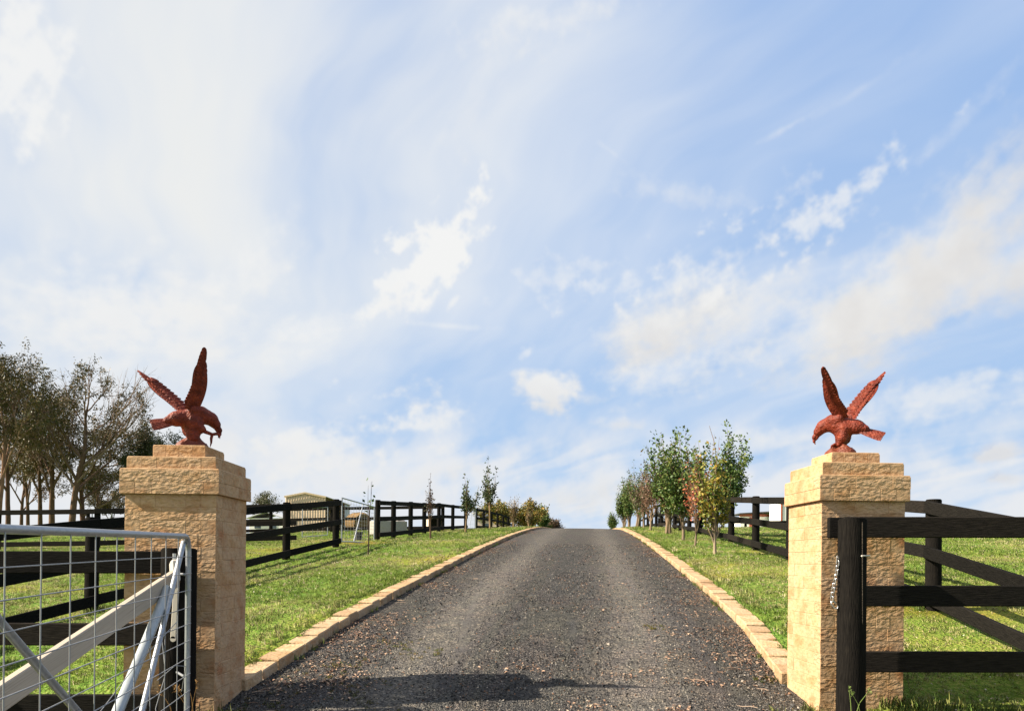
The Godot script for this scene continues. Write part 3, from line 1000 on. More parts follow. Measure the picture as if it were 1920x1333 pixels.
func tree(called: String, label: String, category: String, group: String, at: Vector3, o: Dictionary) -> Node3D:
	var t := thing(called, label, category, at, 0.0, group)
	var limbs := []
	var tips := []
	var lean: Vector3 = o.get("lean", Vector3.ZERO)
	for st in o.get("stems", 1):
		var d0 := (Vector3.UP + lean + r3() * (0.04 if o.get("stems", 1) == 1 else 0.25)).normalized()
		grow(limbs, tips, Vector3(0, -0.15, 0) + Vector3(r1(-1, 1), 0, r1(-1, 1)) * (0.0 if st == 0 else 0.12), d0, o.trunk, o.radius, 0, o)
	# bring the whole to its height
	var top := 0.0
	for q in tips: top = maxf(top, q[0].y)
	var k: float = o.height / top
	var kx: float = k * o.get("wide", 1.0)
	var sc := Vector3(kx, k, kx)
	var m := MB.new()
	for l in limbs:
		var pts := []
		for p in l[0]: pts.append(p * sc)
		m.col = o.bark.lerp(o.get("twig", o.bark), clampf(l[2] / float(o.levels), 0, 1)) * r1(0.85, 1.15)
		m.tube(pts, l[1], 9 if l[2] == 0 else (6 if l[2] == 1 else 4), l[2] == 0)
	for extra in o.get("bare_limbs", []):
		m.col = o.get("twig", o.bark)
		var pts := []
		var rr := []
		for j in extra.size():
			pts.append(extra[j])
			rr.append(lerpf(0.012, 0.004, j / float(extra.size() - 1)))
		m.tube(pts, rr, 5)
	for e in o.get("bare_boughs", []):
		var bo := {"levels": 3, "wobble": 0.12, "rise": 0.05, "kids": [5, 4, 3], "first": [0.3, 0.3, 0.2], "angle": [0.45, 0.5, 0.6], "ratio": [0.6, 0.55, 0.5], "thin": 0.55, "lead": 0.5}
		var bl := []
		grow(bl, [], e[0], (e[1] as Vector3).normalized(), e[2], e[3], 0, bo)
		for l in bl:
			m.col = o.get("twig", o.bark) * r1(0.9, 1.2)
			m.tube(l[0], l[1], 5 if l[2] < 2 else 3, false)
	part("trunk", m.make(), M.gum_bark, t)
	var n: int = o.leaves
	if n > 0:
		var c := MB.new()
		var spread: float = o.spread
		var cut: float = o.get("bald", 0.0)
		var keep := []
		for q in tips:
			if N3.get_noise_3dv((q[0] * sc) * o.get("patch", 40.0) + at * 7.0) > cut - 0.35:
				keep.append(q)
		if keep.is_empty(): keep = tips
		var pal: Array = o.colours
		var droop: float = o.get("droop", 0.0)
		for i in n:
			var q = keep[rng.randi() % keep.size()]
			var p: Vector3 = q[0] * sc + r3() * spread * r1(0.3, 1.0)
			var patchy := N3.get_noise_3dv(p * 60.0 + Vector3(9, 9, 9))
			var w := clampf(0.5 + patchy * 0.9 + r1(-0.3, 0.3), 0.0, 0.999) * (pal.size() - 1)
			var a: Color = pal[int(w)]
			c.col = a.lerp(pal[int(w) + 1], w - int(w)) * r1(0.75, 1.25)
			var along: Vector3 = (r3() + Vector3(0, -droop, 0) + q[1] * 0.3).normalized()
			var side: Vector3 = along.cross(r3()).normalized()
			var l: float = o.leaf * r1(0.7, 1.3)
			c.leaf(p, along, side, l, l * o.get("slim", 0.6))
		part("crown", c.make(), M.leaf, t)
	return t


func gum(at: Vector3, h: float, label: String, extra := {}) -> Node3D:
	var o := {
		"levels": 4, "wobble": 0.13, "rise": 0.06, "kids": [4, 4, 4, 3], "first": [0.45, 0.35, 0.3, 0.2], "angle": [0.62, 0.65, 0.7, 0.8], "ratio": [0.75, 0.62, 0.58, 0.55], "thin": 0.44, "lead": 0.6,
		"trunk": 5.0, "radius": 0.22, "height": h, "bark": Color(0.115, 0.072, 0.047), "twig": Color(0.20, 0.145, 0.105), "leaves": 7500, "spread": 0.42, "leaf": 0.21, "slim": 0.34, "droop": 0.6,
		"colours": [Color(0.032, 0.040, 0.013), Color(0.062, 0.062, 0.018), Color(0.11, 0.08, 0.025), Color(0.15, 0.095, 0.036)], "bald": 0.42, "patch": 11.0,
	}
	o.merge(extra, true)
	return tree("gum_tree", label, "tree", "gum trees behind the left pillar", at, o)


func avenue_tree(at: Vector3, h: float, label: String, extra := {}) -> Node3D:
	var o := {
		"levels": 3, "wobble": 0.15, "rise": 0.10, "kids": [7, 4, 3], "first": [0.38, 0.2, 0.2], "angle": [0.5, 0.5, 0.55], "ratio": [1.0, 0.5, 0.5], "thin": 0.42, "lead": 0.9,
		"trunk": 1.0, "radius": 0.05, "height": h, "bark": Color(0.20, 0.15, 0.105), "twig": Color(0.22, 0.15, 0.10), "leaves": 4160, "spread": 0.15, "leaf": 0.085, "slim": 0.65,
		"colours": [Color(0.026, 0.055, 0.015), Color(0.042, 0.085, 0.022), Color(0.07, 0.115, 0.03)],
	}
	o.merge(extra, true)
	return tree("avenue_tree", label, "tree", "young trees along the driveway", at, o)


# ---------------------------------------------------------------- stuff that nobody could count
func scatter(called: String, label: String, category: String, mesh: Mesh, m: Material, rows: Array) -> void:   # rows: [Transform3D, Color]
	if rows.is_empty(): return
	mesh.surface_set_material(0, m)
	var mm := MultiMesh.new()
	mm.transform_format = MultiMesh.TRANSFORM_3D
	mm.use_colors = true
	mm.mesh = mesh
	mm.instance_count = rows.size()
	var buf := PackedFloat32Array()
	buf.resize(rows.size() * 16)
	for i in rows.size():
		var x: Transform3D = rows[i][0]
		var c: Color = rows[i][1]
		var b := x.basis
		var q := i * 16
		buf[q] = b.x.x; buf[q + 1] = b.y.x; buf[q + 2] = b.z.x; buf[q + 3] = x.origin.x
		buf[q + 4] = b.x.y; buf[q + 5] = b.y.y; buf[q + 6] = b.z.y; buf[q + 7] = x.origin.y
		buf[q + 8] = b.x.z; buf[q + 9] = b.y.z; buf[q + 10] = b.z.z; buf[q + 11] = x.origin.z
		buf[q + 12] = c.r; buf[q + 13] = c.g; buf[q + 14] = c.b; buf[q + 15] = 1.0
	mm.buffer = buf
	var o := MultiMeshInstance3D.new()
	o.name = numbered(called)
	o.multimesh = mm
	o.material_override = m
	add_child(o)
	tag(o, label, category, "", "stuff")


func tuft(blades: int, reach: float, wide: float) -> ArrayMesh:        # one unit tall
	var m := MB.new()
	for k in blades:
		var a := r1(0, TAU)
		var out := Vector3(cos(a), 0, sin(a))
		var side := Vector3(-sin(a), 0, cos(a)) * wide * r1(0.7, 1.3)
		var foot := Vector3(r1(-1, 1), 0, r1(-1, 1)) * reach * 0.6
		var h := r1(0.5, 1.0)
		var bend := r1(0.15, 0.9) * reach
		var mid := foot + out * bend * 0.35 + Vector3(0, h * 0.6, 0)
		var tip := foot + out * bend + Vector3(0, h, 0)
		var nn := (out + Vector3(0, 0.9, 0)).normalized()
		m.col = Color.WHITE * r1(0.75, 1.0)
		var b := m.v.size()
		m.vert(foot - side, nn)
		m.vert(foot + side, nn)
		m.vert(mid + side * 0.7, nn)
		m.vert(mid - side * 0.7, nn)
		m.vert(tip, nn)
		m.tri(b, b + 1, b + 2)
		m.tri(b, b + 2, b + 3)
		m.tri(b + 3, b + 2, b + 4)
	return m.make()


func stone_mesh() -> ArrayMesh:
	var m := MB.new()
	var p := []
	for q in [Vector3.UP, Vector3.DOWN]: p.append(q * r1(0.6, 0.9))
	for k in 5:
		var a := TAU * (k + r1(-0.25, 0.25)) / 5
		p.append(Vector3(cos(a) * r1(0.75, 1.15), r1(-0.3, 0.3), sin(a) * r1(0.75, 1.15)))
	for k in 5:
		var a: Vector3 = p[2 + k]
		var b: Vector3 = p[2 + (k + 1) % 5]
		for e in [p[0], p[1]]:
			m.flat([a, b, e], a + b + e)
	return m.make()


func flake_mesh() -> ArrayMesh:          # a curled dry leaf, one unit long
	var m := MB.new()
	var w := r1(0.18, 0.35)
	var rows := []
	for k in 4:
		var u := k / 3.0
		var hw := w * (0.25 + 0.75 * sin(u * PI))
		var y := 0.22 * sin(u * PI * r1(0.8, 1.2))
		rows.append([Vector3(u - 0.5, y + 0.1, -hw), Vector3(u - 0.5, y, 0), Vector3(u - 0.5, y + r1(0.02, 0.14), hw)])
	for k in 3:
		for q in 2:
			m.flat([rows[k][q], rows[k][q + 1], rows[k + 1][q + 1]], Vector3.UP)
			m.flat([rows[k][q], rows[k + 1][q + 1], rows[k + 1][q]], Vector3.UP)
	return m.make()


func build_grass() -> void:
	var meshes := [tuft(9, 1.0, 0.055), tuft(11, 0.8, 0.05), tuft(7, 1.4, 0.06)]
	var rows := [[], [], []]
	var bands := [[3.0, 9.0, -8.5, 8.0, 48000, 0.9], [9.0, 15.0, -13.0, 11.0, 55000, 1.0], [15.0, 25.0, -20.0, 16.0, 52000, 1.2], [25.0, 44.0, -30.0, 26.0, 46000, 1.6]]
	for b in bands:
		for i in b[4]:
			var d := r1(b[0], b[1])
			var s := r1(b[2], b[3])
			if absf(s) < (2.24 if d > 5.7 else 2.55): continue
			var x := road_x(d) + s
			if absf(x) > d * 0.70 + 0.6: continue
			if d < 6.0 and (absf(x + 2.26) < 0.3 and absf(d - 5.39) < 0.3 or absf(x - 2.42) < 0.3 and absf(d - 5.58) < 0.3): continue
			var soil := bare(s, d)
			if rng.randf() < soil * 0.93: continue
			var k := dryness(s, d)
			if rng.randf() < smoothstep(0.5, 0.95, k) * 0.7: continue
			var clump := N1.get_noise_2d(s * 45.0, d * 45.0)
			var h: float = (0.020 + 0.022 * clampf(0.5 + clump, 0.0, 1.0) + r1(0, 0.014)) * b[5]
			if absf(s) < 2.45: h *= 1.3
			var c := Color(0.125, 0.225, 0.030).lerp(Color(0.275, 0.335, 0.070), rng.randf())
			c = c.lerp(Color(0.46, 0.40, 0.19), clampf((k - 0.38) * 1.8 + r1(-0.35, 0.3), 0.0, 0.9))
			if rng.randf() < 0.09: c = Color(0.52, 0.45, 0.28)
			var wide: float = h * r1(0.8, 1.5)
			var basis := Basis(Vector3.UP, r1(0, TAU)).scaled(Vector3(wide, h, wide))
			rows[rng.randi() % 3].append([Transform3D(basis, on_ground(x, d) - Vector3(0, 0.004, 0)), c])
	for k in 3:
		scatter("grass", "short green grass with straw coloured patches on both lawns", "grass", meshes[k], M.grass_blade, rows[k])
	# longer weeds along the feet of posts, pillars, kerbs and in the gravel
	var weed := tuft(14, 0.7, 0.03)
	var wr := []
	for i in 2200:
		var d := r1(5.8, 30.0)
		var side := -1.0 if rng.randf() < 0.5 else 1.0
		var s := side * (1.97 - r1(0.0, 0.05)) if rng.randf() < 0.22 else side * r1(2.13, 2.28)
		if N1.get_noise_2d(s * 10.0, d * 14.0) < (0.12 if absf(s) < 2.0 else -0.15): continue
		var h := r1(0.03, 0.07)
		var y := road_y(d) if absf(s) < 2.0 else ground_y(s, d)
		wr.append([Transform3D(Basis(Vector3.UP, r1(0, TAU)).scaled(Vector3(h, h, h)), Vector3(road_x(d) + s, y - 0.006, -d)), Color(0.075, 0.15, 0.022).lerp(Color(0.22, 0.20, 0.06), rng.randf() * 0.6)])
	for q in [[-1.55, 5.9, 0.35], [-1.2, 5.6, 0.3], [-1.75, 5.35, 0.3], [-1.0, 5.15, 0.3], [-0.95, 6.6, 0.2], [-1.25, 6.9, 0.2], [1.9, 6.0, 0.12], [1.1, 7.7, 0.1], [-1.5, 6.35, 0.16]]:
		for i in 26:
			var d: float = q[1] + r1(-1, 1) * q[2]
			var s: float = q[0] + r1(-1, 1) * q[2]
			var h := r1(0.012, 0.035)
			wr.append([Transform3D(Basis(Vector3.UP, r1(0, TAU)).scaled(Vector3(h * 1.6, h, h * 1.6)), road_point(s, d)), Color(0.085, 0.13, 0.02).lerp(Color(0.26, 0.19, 0.05), rng.randf())])
	for q in [[2.2, 5.0], [2.12, 4.85], [2.45, 5.18], [2.75, 5.2], [-2.0, 5.0], [-2.2, 4.9], [-5.9, 9.8], [4.15, 8.4], [2.0, 5.2], [3.1, 5.15], [3.5, 5.1]]:
		for i in 34:
			var d: float = q[1] + r1(-0.16, 0.16)
			var x: float = q[0] + r1(-0.22, 0.22)
			if q[1] > 6.0: x = road_x(d) + q[0] + r1(-0.2, 0.2)
			var h := r1(0.04, 0.13)
			wr.append([Transform3D(Basis(Vector3.UP, r1(0, TAU)).scaled(Vector3(h, h, h)), on_ground(x, d) - Vector3(0, 0.005, 0)), Color(0.075, 0.15, 0.022).lerp(Color(0.28, 0.25, 0.08), rng.randf() * 0.7)])
	scatter("weeds", "longer weeds growing along kerbs, post feet and through the gravel", "weeds", weed, M.grass_blade, wr)


func build_gravel() -> void:
	var meshes := [stone_mesh(), stone_mesh(), stone_mesh()]
	var rows := [[], [], []]
	for i in 90000:
		var d := 3.2 + 17.0 * pow(rng.randf(), 1.9)
		var s := r1(-2.0, 2.0)
		var track := exp(-pow((absf(s) - 0.92) / 0.34, 2))
		if rng.randf() < track * 0.9: continue
		if N1.get_noise_2d(s * 14.0, d * 5.0) < -0.22 and rng.randf() < 0.7: continue
		var r := 0.0042 + 0.0050 * pow(rng.randf(), 2.0)
		if rng.randf() < 0.02: r *= 1.8
		var v := rng.randf()
		var c := Color(0.022, 0.023, 0.024).lerp(Color(0.175, 0.168, 0.16), v * v)
		if rng.randf() < 0.04: c = Color(0.34, 0.30, 0.25)
		elif rng.randf() < 0.05: c = Color(0.22, 0.13, 0.085)
		var b := Basis.from_euler(r3() * 3.0).scaled_local(Vector3(r * r1(0.9, 1.5), r * r1(0.6, 1.0), r * r1(0.9, 1.3)))
		rows[rng.randi() % 3].append([Transform3D(b, road_point(s, d) + Vector3(0, r * 0.35, 0)), c])
	for k in 3:
		scatter("loose_gravel", "loose grey gravel and pale chips strewn over the driveway", "gravel", meshes[k], M.loose_stone, rows[k])
	var flakes := [flake_mesh(), flake_mesh(), flake_mesh()]
	rows = [[], [], []]
	for i in 9000:
		var d := 5.0 + 26.0 * pow(rng.randf(), 1.6)
		var side := -1.0 if rng.randf() < 0.5 else 1.0
		var s := side * (1.97 - absf(rng.randfn(0.0, 0.24)))
		if N1.get_noise_2d(s * 6.0 + 200.0 * side, d * 7.0) < (0.06 if side < 0 else 0.04): continue
		var l := r1(0.010, 0.034)
		var c := Color(0.24, 0.15, 0.105).lerp(Color(0.38, 0.28, 0.20), rng.randf()).lerp(Color(0.17, 0.085, 0.06), pow(rng.randf(), 1.6))
		var b := Basis(Vector3.UP, r1(0, TAU)) * Basis.from_euler(r3() * 0.35)
		rows[rng.randi() % 3].append([Transform3D(b.scaled_local(Vector3(l, l, l)), road_point(s, d) + Vector3(0, 0.006 + r1(0, 0.012), 0)), c])
	# drifts further in on the drive
	for q in [[1.15, 6.6, 0.22], [0.95, 6.05, 0.2], [1.3, 7.4, 0.25], [0.75, 8.8, 0.3], [1.2, 9.7, 0.4], [1.3, 12.5, 0.5], [0.55, 5.2, 0.12], [-0.05, 6.2, 0.13], [1.0, 14.5, 0.5], [-1.5, 6.0, 0.25], [-1.3, 5.75, 0.25], [1.15, 5.2, 0.12], [0.8, 10.8, 0.4], [1.4, 5.9, 0.16], [-1.62, 6.3, 0.22], [-1.5, 6.7, 0.25], [-1.66, 5.75, 0.2], [-1.6, 7.2, 0.25], [-1.55, 7.9, 0.3], [1.72, 6.7, 0.2], [1.75, 7.6, 0.2], [1.7, 8.6, 0.25]]:
		for i in (110 if q[0] < -1.2 else 48):
			var d: float = q[1] + rng.randfn(0.0, 0.6) * q[2]
			var s: float = q[0] + rng.randfn(0.0, 0.8) * q[2]
			if absf(s) > 1.96: continue
			var l := r1(0.010, 0.036)
			var c := Color(0.34, 0.205, 0.14).lerp(Color(0.50, 0.37, 0.26), rng.randf()).lerp(Color(0.16, 0.09, 0.065), pow(rng.randf(), 3.0))
			var b := Basis(Vector3.UP, r1(0, TAU)) * Basis.from_euler(r3() * 0.4)
			rows[rng.randi() % 3].append([Transform3D(b.scaled_local(Vector3(l, l, l)), road_point(s, d) + Vector3(0, 0.006, 0)), c])
	# fallen leaves on the lawns
	for i in 1600:
		var d := r1(4.5, 24.0)
		var s := r1(2.3, 4.4) * (-1.0 if rng.randf() < 0.55 else 1.0)
		if s < 0.0: s *= 1.3
		var l := r1(0.012, 0.03)
		var b := Basis(Vector3.UP, r1(0, TAU)) * Basis.from_euler(r3() * 0.4)
		rows[rng.randi() % 3].append([Transform3D(b.scaled_local(Vector3(l, l, l)), Vector3(road_x(d) + s, ground_y(s, d) + 0.03, -d)), Color(0.42, 0.33, 0.23).lerp(Color(0.6, 0.56, 0.48), rng.randf())])
	for k in 3:
		scatter("leaf_litter", "tan and pink fallen leaves drifted against the kerbs and over the drive", "leaf litter", flakes[k], M.litter, rows[k])
	# sticks and bark strips
	var sm := MB.new()
	sm.tube([Vector3(-0.5, 0, 0), Vector3(-0.15, 0.03, 0.02), Vector3(0.2, 0.0, -0.02), Vector3(0.5, 0.02, 0.0)], [0.016, 0.02, 0.018, 0.008], 5)
	var sr := []
	for i in 90:
		var d := 5.0 + 11.0 * pow(rng.randf(), 1.7)
		var side := -1.0 if rng.randf() < 0.5 else 1.0
		var s := side * (1.9 - absf(rng.randfn(0.0, 0.3)))
		var l := r1(0.04, 0.14)
		var c := Color(0.16, 0.10, 0.07).lerp(Color(0.42, 0.32, 0.24), rng.randf())
		sr.append([Transform3D(Basis(Vector3.UP, r1(0, TAU)).scaled_local(Vector3(l, 0.16, 0.16)), road_point(s, d) + Vector3(0, 0.008, 0)), c])
	scatter("twigs", "dry twigs and bark strips lying among the fallen leaves", "twigs", sm.make(), M.litter, sr)


# ---------------------------------------------------------------- buildings
func wall_box(called: String, t: Node, a: Vector3, size: Vector3, m: Material, bev := 0.01) -> void:
	var mb := MB.new()
	mb.box(Transform3D(), size, bev)
	part(called, mb.make(), m, t, Transform3D(Basis(), a + Vector3(0, size.y * 0.5, 0)))


func gable_roof(called: String, t: Node, w: float, l: float, y: float, rise: float, over_: float, thick: float, m: Material) -> void:  # ridge along z
	for s in [-1.0, 1.0]:
		var mb := MB.new()
		var run := w * 0.5 + over_
		var ang := atan2(rise, w * 0.5)
		mb.box(Transform3D(), Vector3(run / cos(ang), thick, l + 2.0 * over_), 0.01)
		var b := Basis(Vector3.BACK, -s * ang)
		part(called, mb.make(), m, t, Transform3D(b, Vector3(s * run * 0.5, y + rise - run * 0.5 * tan(ang) + thick * 0.5 + 0.02, 0)))


func ribbed_gable(w: float, h: float, rise: float) -> ArrayMesh:     # corrugated end wall, faces +z
	var m := MB.new()
	var n := int(w / 0.05)
	for k in n:
		var x0 := -w * 0.5 + w * k / n
		var x1 := -w * 0.5 + w * (k + 1) / n
		var z := [0.0, 0.03, 0.03, 0.0]
		var z0: float = z[k % 4]
		var z1: float = z[(k + 1) % 4]
		var y0 := h + rise * (1.0 - absf(x0) / (w * 0.5))
		var y1 := h + rise * (1.0 - absf(x1) / (w * 0.5))
		m.flat([Vector3(x0, 0, z0), Vector3(x1, 0, z1), Vector3(x1, y1, z1), Vector3(x0, y0, z0)], Vector3.BACK)
		m.flat([Vector3(x0, 0, z0 - 0.06), Vector3(x1, 0, z1 - 0.06), Vector3(x1, y1, z1 - 0.06), Vector3(x0, y0, z0 - 0.06)], Vector3.FORWARD)
	return m.make()


func build_buildings() -> void:
	# cream steel shed, gable to the drive, open along its right side
	var base := on_ground(-16.1, 64.5)
	base.y = 2.7
	var t := thing("steel_shed", "cream corrugated steel shed with a low gable and open right side", "shed", base)
	part("gable_wall", ribbed_gable(3.1, 3.15, 0.26), M.cream_sheet, t, Transform3D(Basis(), Vector3(0, 0, 4.5)))
	part("gable_wall", ribbed_gable(3.1, 3.15, 0.26), M.cream_sheet, t, Transform3D(Basis(), Vector3(0, 0, -4.5)))
	wall_box("side_wall", t, Vector3(-1.5, 0, 0), Vector3(0.06, 3.1, 8.9), M.cream_sheet)
	wall_box("side_wall", t, Vector3(1.5, 0, -3.6), Vector3(0.06, 3.1, 1.7), M.grey_wall)
	wall_box("post", t, Vector3(1.48, 0, 4.35), Vector3(0.12, 3.1, 0.12), M.cream_trim)
	wall_box("post", t, Vector3(1.48, 0, 0.8), Vector3(0.12, 3.1, 0.12), M.cream_trim)
	gable_roof("roof", t, 3.1, 9.0, 3.13, 0.26, 0.08, 0.05, M.cream_roof)
	for s in [-1.0, 1.0]:
		beam("barge_board", t, Vector3(s * 1.62, 3.12, 4.62), Vector3(0, 3.44, 4.62), 0.14, 0.03, M.cream_trim)
	# grey roofed house beyond the paddock
	base = on_ground(-23.6, 76.0)
	base.y = 3.0
	t = thing("house", "distant low white house with a grey roof left of the steel shed", "house", base)
	wall_box("wall", t, Vector3.ZERO, Vector3(3.2, 1.9, 4.0), M.white_wall)
	gable_roof("roof", t, 3.2, 4.0, 1.88, 0.55, 0.25, 0.08, M.grey_wall)
	for x in [-0.8, 0.7]:
		wall_box("window", t, Vector3(x, 0.9, 2.01), Vector3(0.6, 0.6, 0.05), M.pane)
	# beige buildings glimpsed between the far rails on the left
	base = on_ground(-1.9, 78.0)
	base.y = 3.4
	t = thing("house", "distant pinkish beige house behind the rounded trees by the fence", "house", base)
	wall_box("wall", t, Vector3.ZERO, Vector3(3.4, 1.7, 3.0), M.pink_wall)
	gable_roof("roof", t, 3.4, 3.0, 1.69, 0.3, 0.15, 0.06, M.grey_wall)
	wall_box("window", t, Vector3(-0.7, 0.8, 1.51), Vector3(0.7, 0.5, 0.05), M.pane)
	base = on_ground(-5.7, 56.0)
	base.y = 2.85
	t = thing("stable", "low beige shed with a dark open front beyond the left rails", "shed", base, 0.35)
	wall_box("wall", t, Vector3(-0.55, 0, 0), Vector3(0.05, 1.2, 1.4), M.pink_wall)
	wall_box("wall", t, Vector3(0, 0, -0.68), Vector3(1.1, 1.2, 0.05), M.shed_dark)
	wall_box("wall", t, Vector3(0.55, 0, 0), Vector3(0.05, 1.2, 1.4), M.pink_wall)
	wall_box("roof", t, Vector3(0, 1.2, 0), Vector3(1.35, 0.08, 1.6), M.pink_wall)
	# right: long low stable with a skillion roof, and the taller white shed with a red corner
	base = on_ground(20.5, 66.0)
	t = thing("stable", "low white stable with rust red fascia and a dark flat roof", "stable", base)
	wall_box("wall", t, Vector3.ZERO, Vector3(2.9, 1.25, 3.0), M.white_wall)
	wall_box("fascia", t, Vector3(-0.05, 1.25, 1.45), Vector3(2.95, 0.22, 0.12), M.red_trim)
	wall_box("post", t, Vector3(1.48, 0, 1.47), Vector3(0.1, 1.25, 0.1), M.dark_roof)
	wall_box("door", t, Vector3(-0.6, 0, 1.52), Vector3(0.22, 1.2, 0.05), M.red_trim)
	var mb := MB.new()
	mb.box(Transform3D(Basis(Vector3.BACK, 0.07), Vector3(0.1, 1.58, 0.2)), Vector3(3.6, 0.09, 3.6), 0.01)
	part("roof", mb.make(), M.dark_roof, t)
	base = on_ground(23.1, 62.5)
	t = thing("white_shed", "white shed wall with a rust red corner post beside the right pillar", "shed", base)
	wall_box("wall", t, Vector3.ZERO, Vector3(3.6, 2.25, 3.0), M.white_wall)
	wall_box("corner_post", t, Vector3(-1.83, 0, 1.46), Vector3(0.12, 2.3, 0.14), M.red_trim)
	wall_box("fascia", t, Vector3(0, 2.25, 1.46), Vector3(3.8, 0.1, 0.14), M.red_trim)
	mb = MB.new()
	mb.box(Transform3D(Basis(Vector3.RIGHT, 0.05), Vector3(0, 2.42, 0)), Vector3(3.9, 0.06, 3.4), 0.01)
	part("roof", mb.make(), M.grey_wall, t)


func build_yard_things() -> void:
	# water trough
	var t := thing("water_trough", "pale concrete water trough behind the left fence rails", "trough", on_ground(-4.75, 29.6), 0.5)
	var L := 1.25
	for q in [[Vector3(0, 0, 0.34), Vector3(L, 0.52, 0.07)], [Vector3(0, 0, -0.34), Vector3(L, 0.52, 0.07)], [Vector3(-L * 0.5 + 0.035, 0, 0), Vector3(0.07, 0.515, 0.62)], [Vector3(L * 0.5 - 0.035, 0, 0), Vector3(0.07, 0.515, 0.62)], [Vector3(0, 0, 0), Vector3(L - 0.1, 0.08, 0.62)]]:
		wall_box("trough_side", t, q[0], q[1], M.concrete, 0.015)
	wall_box("float_cover", t, Vector3(0.42, 0.5, 0), Vector3(0.3, 0.06, 0.6), M.concrete, 0.02)
	# tub
	t = thing("feed_tub", "black plastic feed tub standing beside the small paddock gate", "tub", on_ground(-4.62, 23.2))
	var m := MB.new()
	m.tube([Vector3(0, 0, 0), Vector3(0, 0.24, 0), Vector3(0, 0.25, 0), Vector3(0, 0.25, 0), Vector3(0, 0.03, 0)], [0.10, 0.13, 0.135, 0.12, 0.09], 16)
	part("bucket", m.make(), M.black_plastic, t)
	pipe("handle", t, [Vector3(-0.13, 0.23, 0), Vector3(-0.1, 0.33, 0), Vector3(0, 0.37, 0), Vector3(0.1, 0.33, 0), Vector3(0.13, 0.23, 0)], 0.005, M.galvanised_wire, 5)
	# bale
	t = thing("hay_bale", "weathered brown round hay bale lying in the paddock", "hay bale", on_ground(-8.4, 42.0), 0.6)
	m = MB.new()
	m.tube([Vector3(0, 0.48, -0.62), Vector3(0, 0.49, -0.58), Vector3(0, 0.5, 0), Vector3(0, 0.49, 0.58), Vector3(0, 0.48, 0.62)], [0.46, 0.52, 0.54, 0.52, 0.46], 20)
	part("bale", m.make(), M.hay, t)
	for z in [-0.35, 0.0, 0.35]:
		m = MB.new()
		var ring := []
		var rr := []
		for k in 21:
			ring.append(Vector3(cos(TAU * k / 20.0) * 0.538, 0.5 + sin(TAU * k / 20.0) * 0.538, z))
			rr.append(0.006)
		m.tube(ring, rr, 4)
		part("twine", m.make(), M.weathered_post, t)


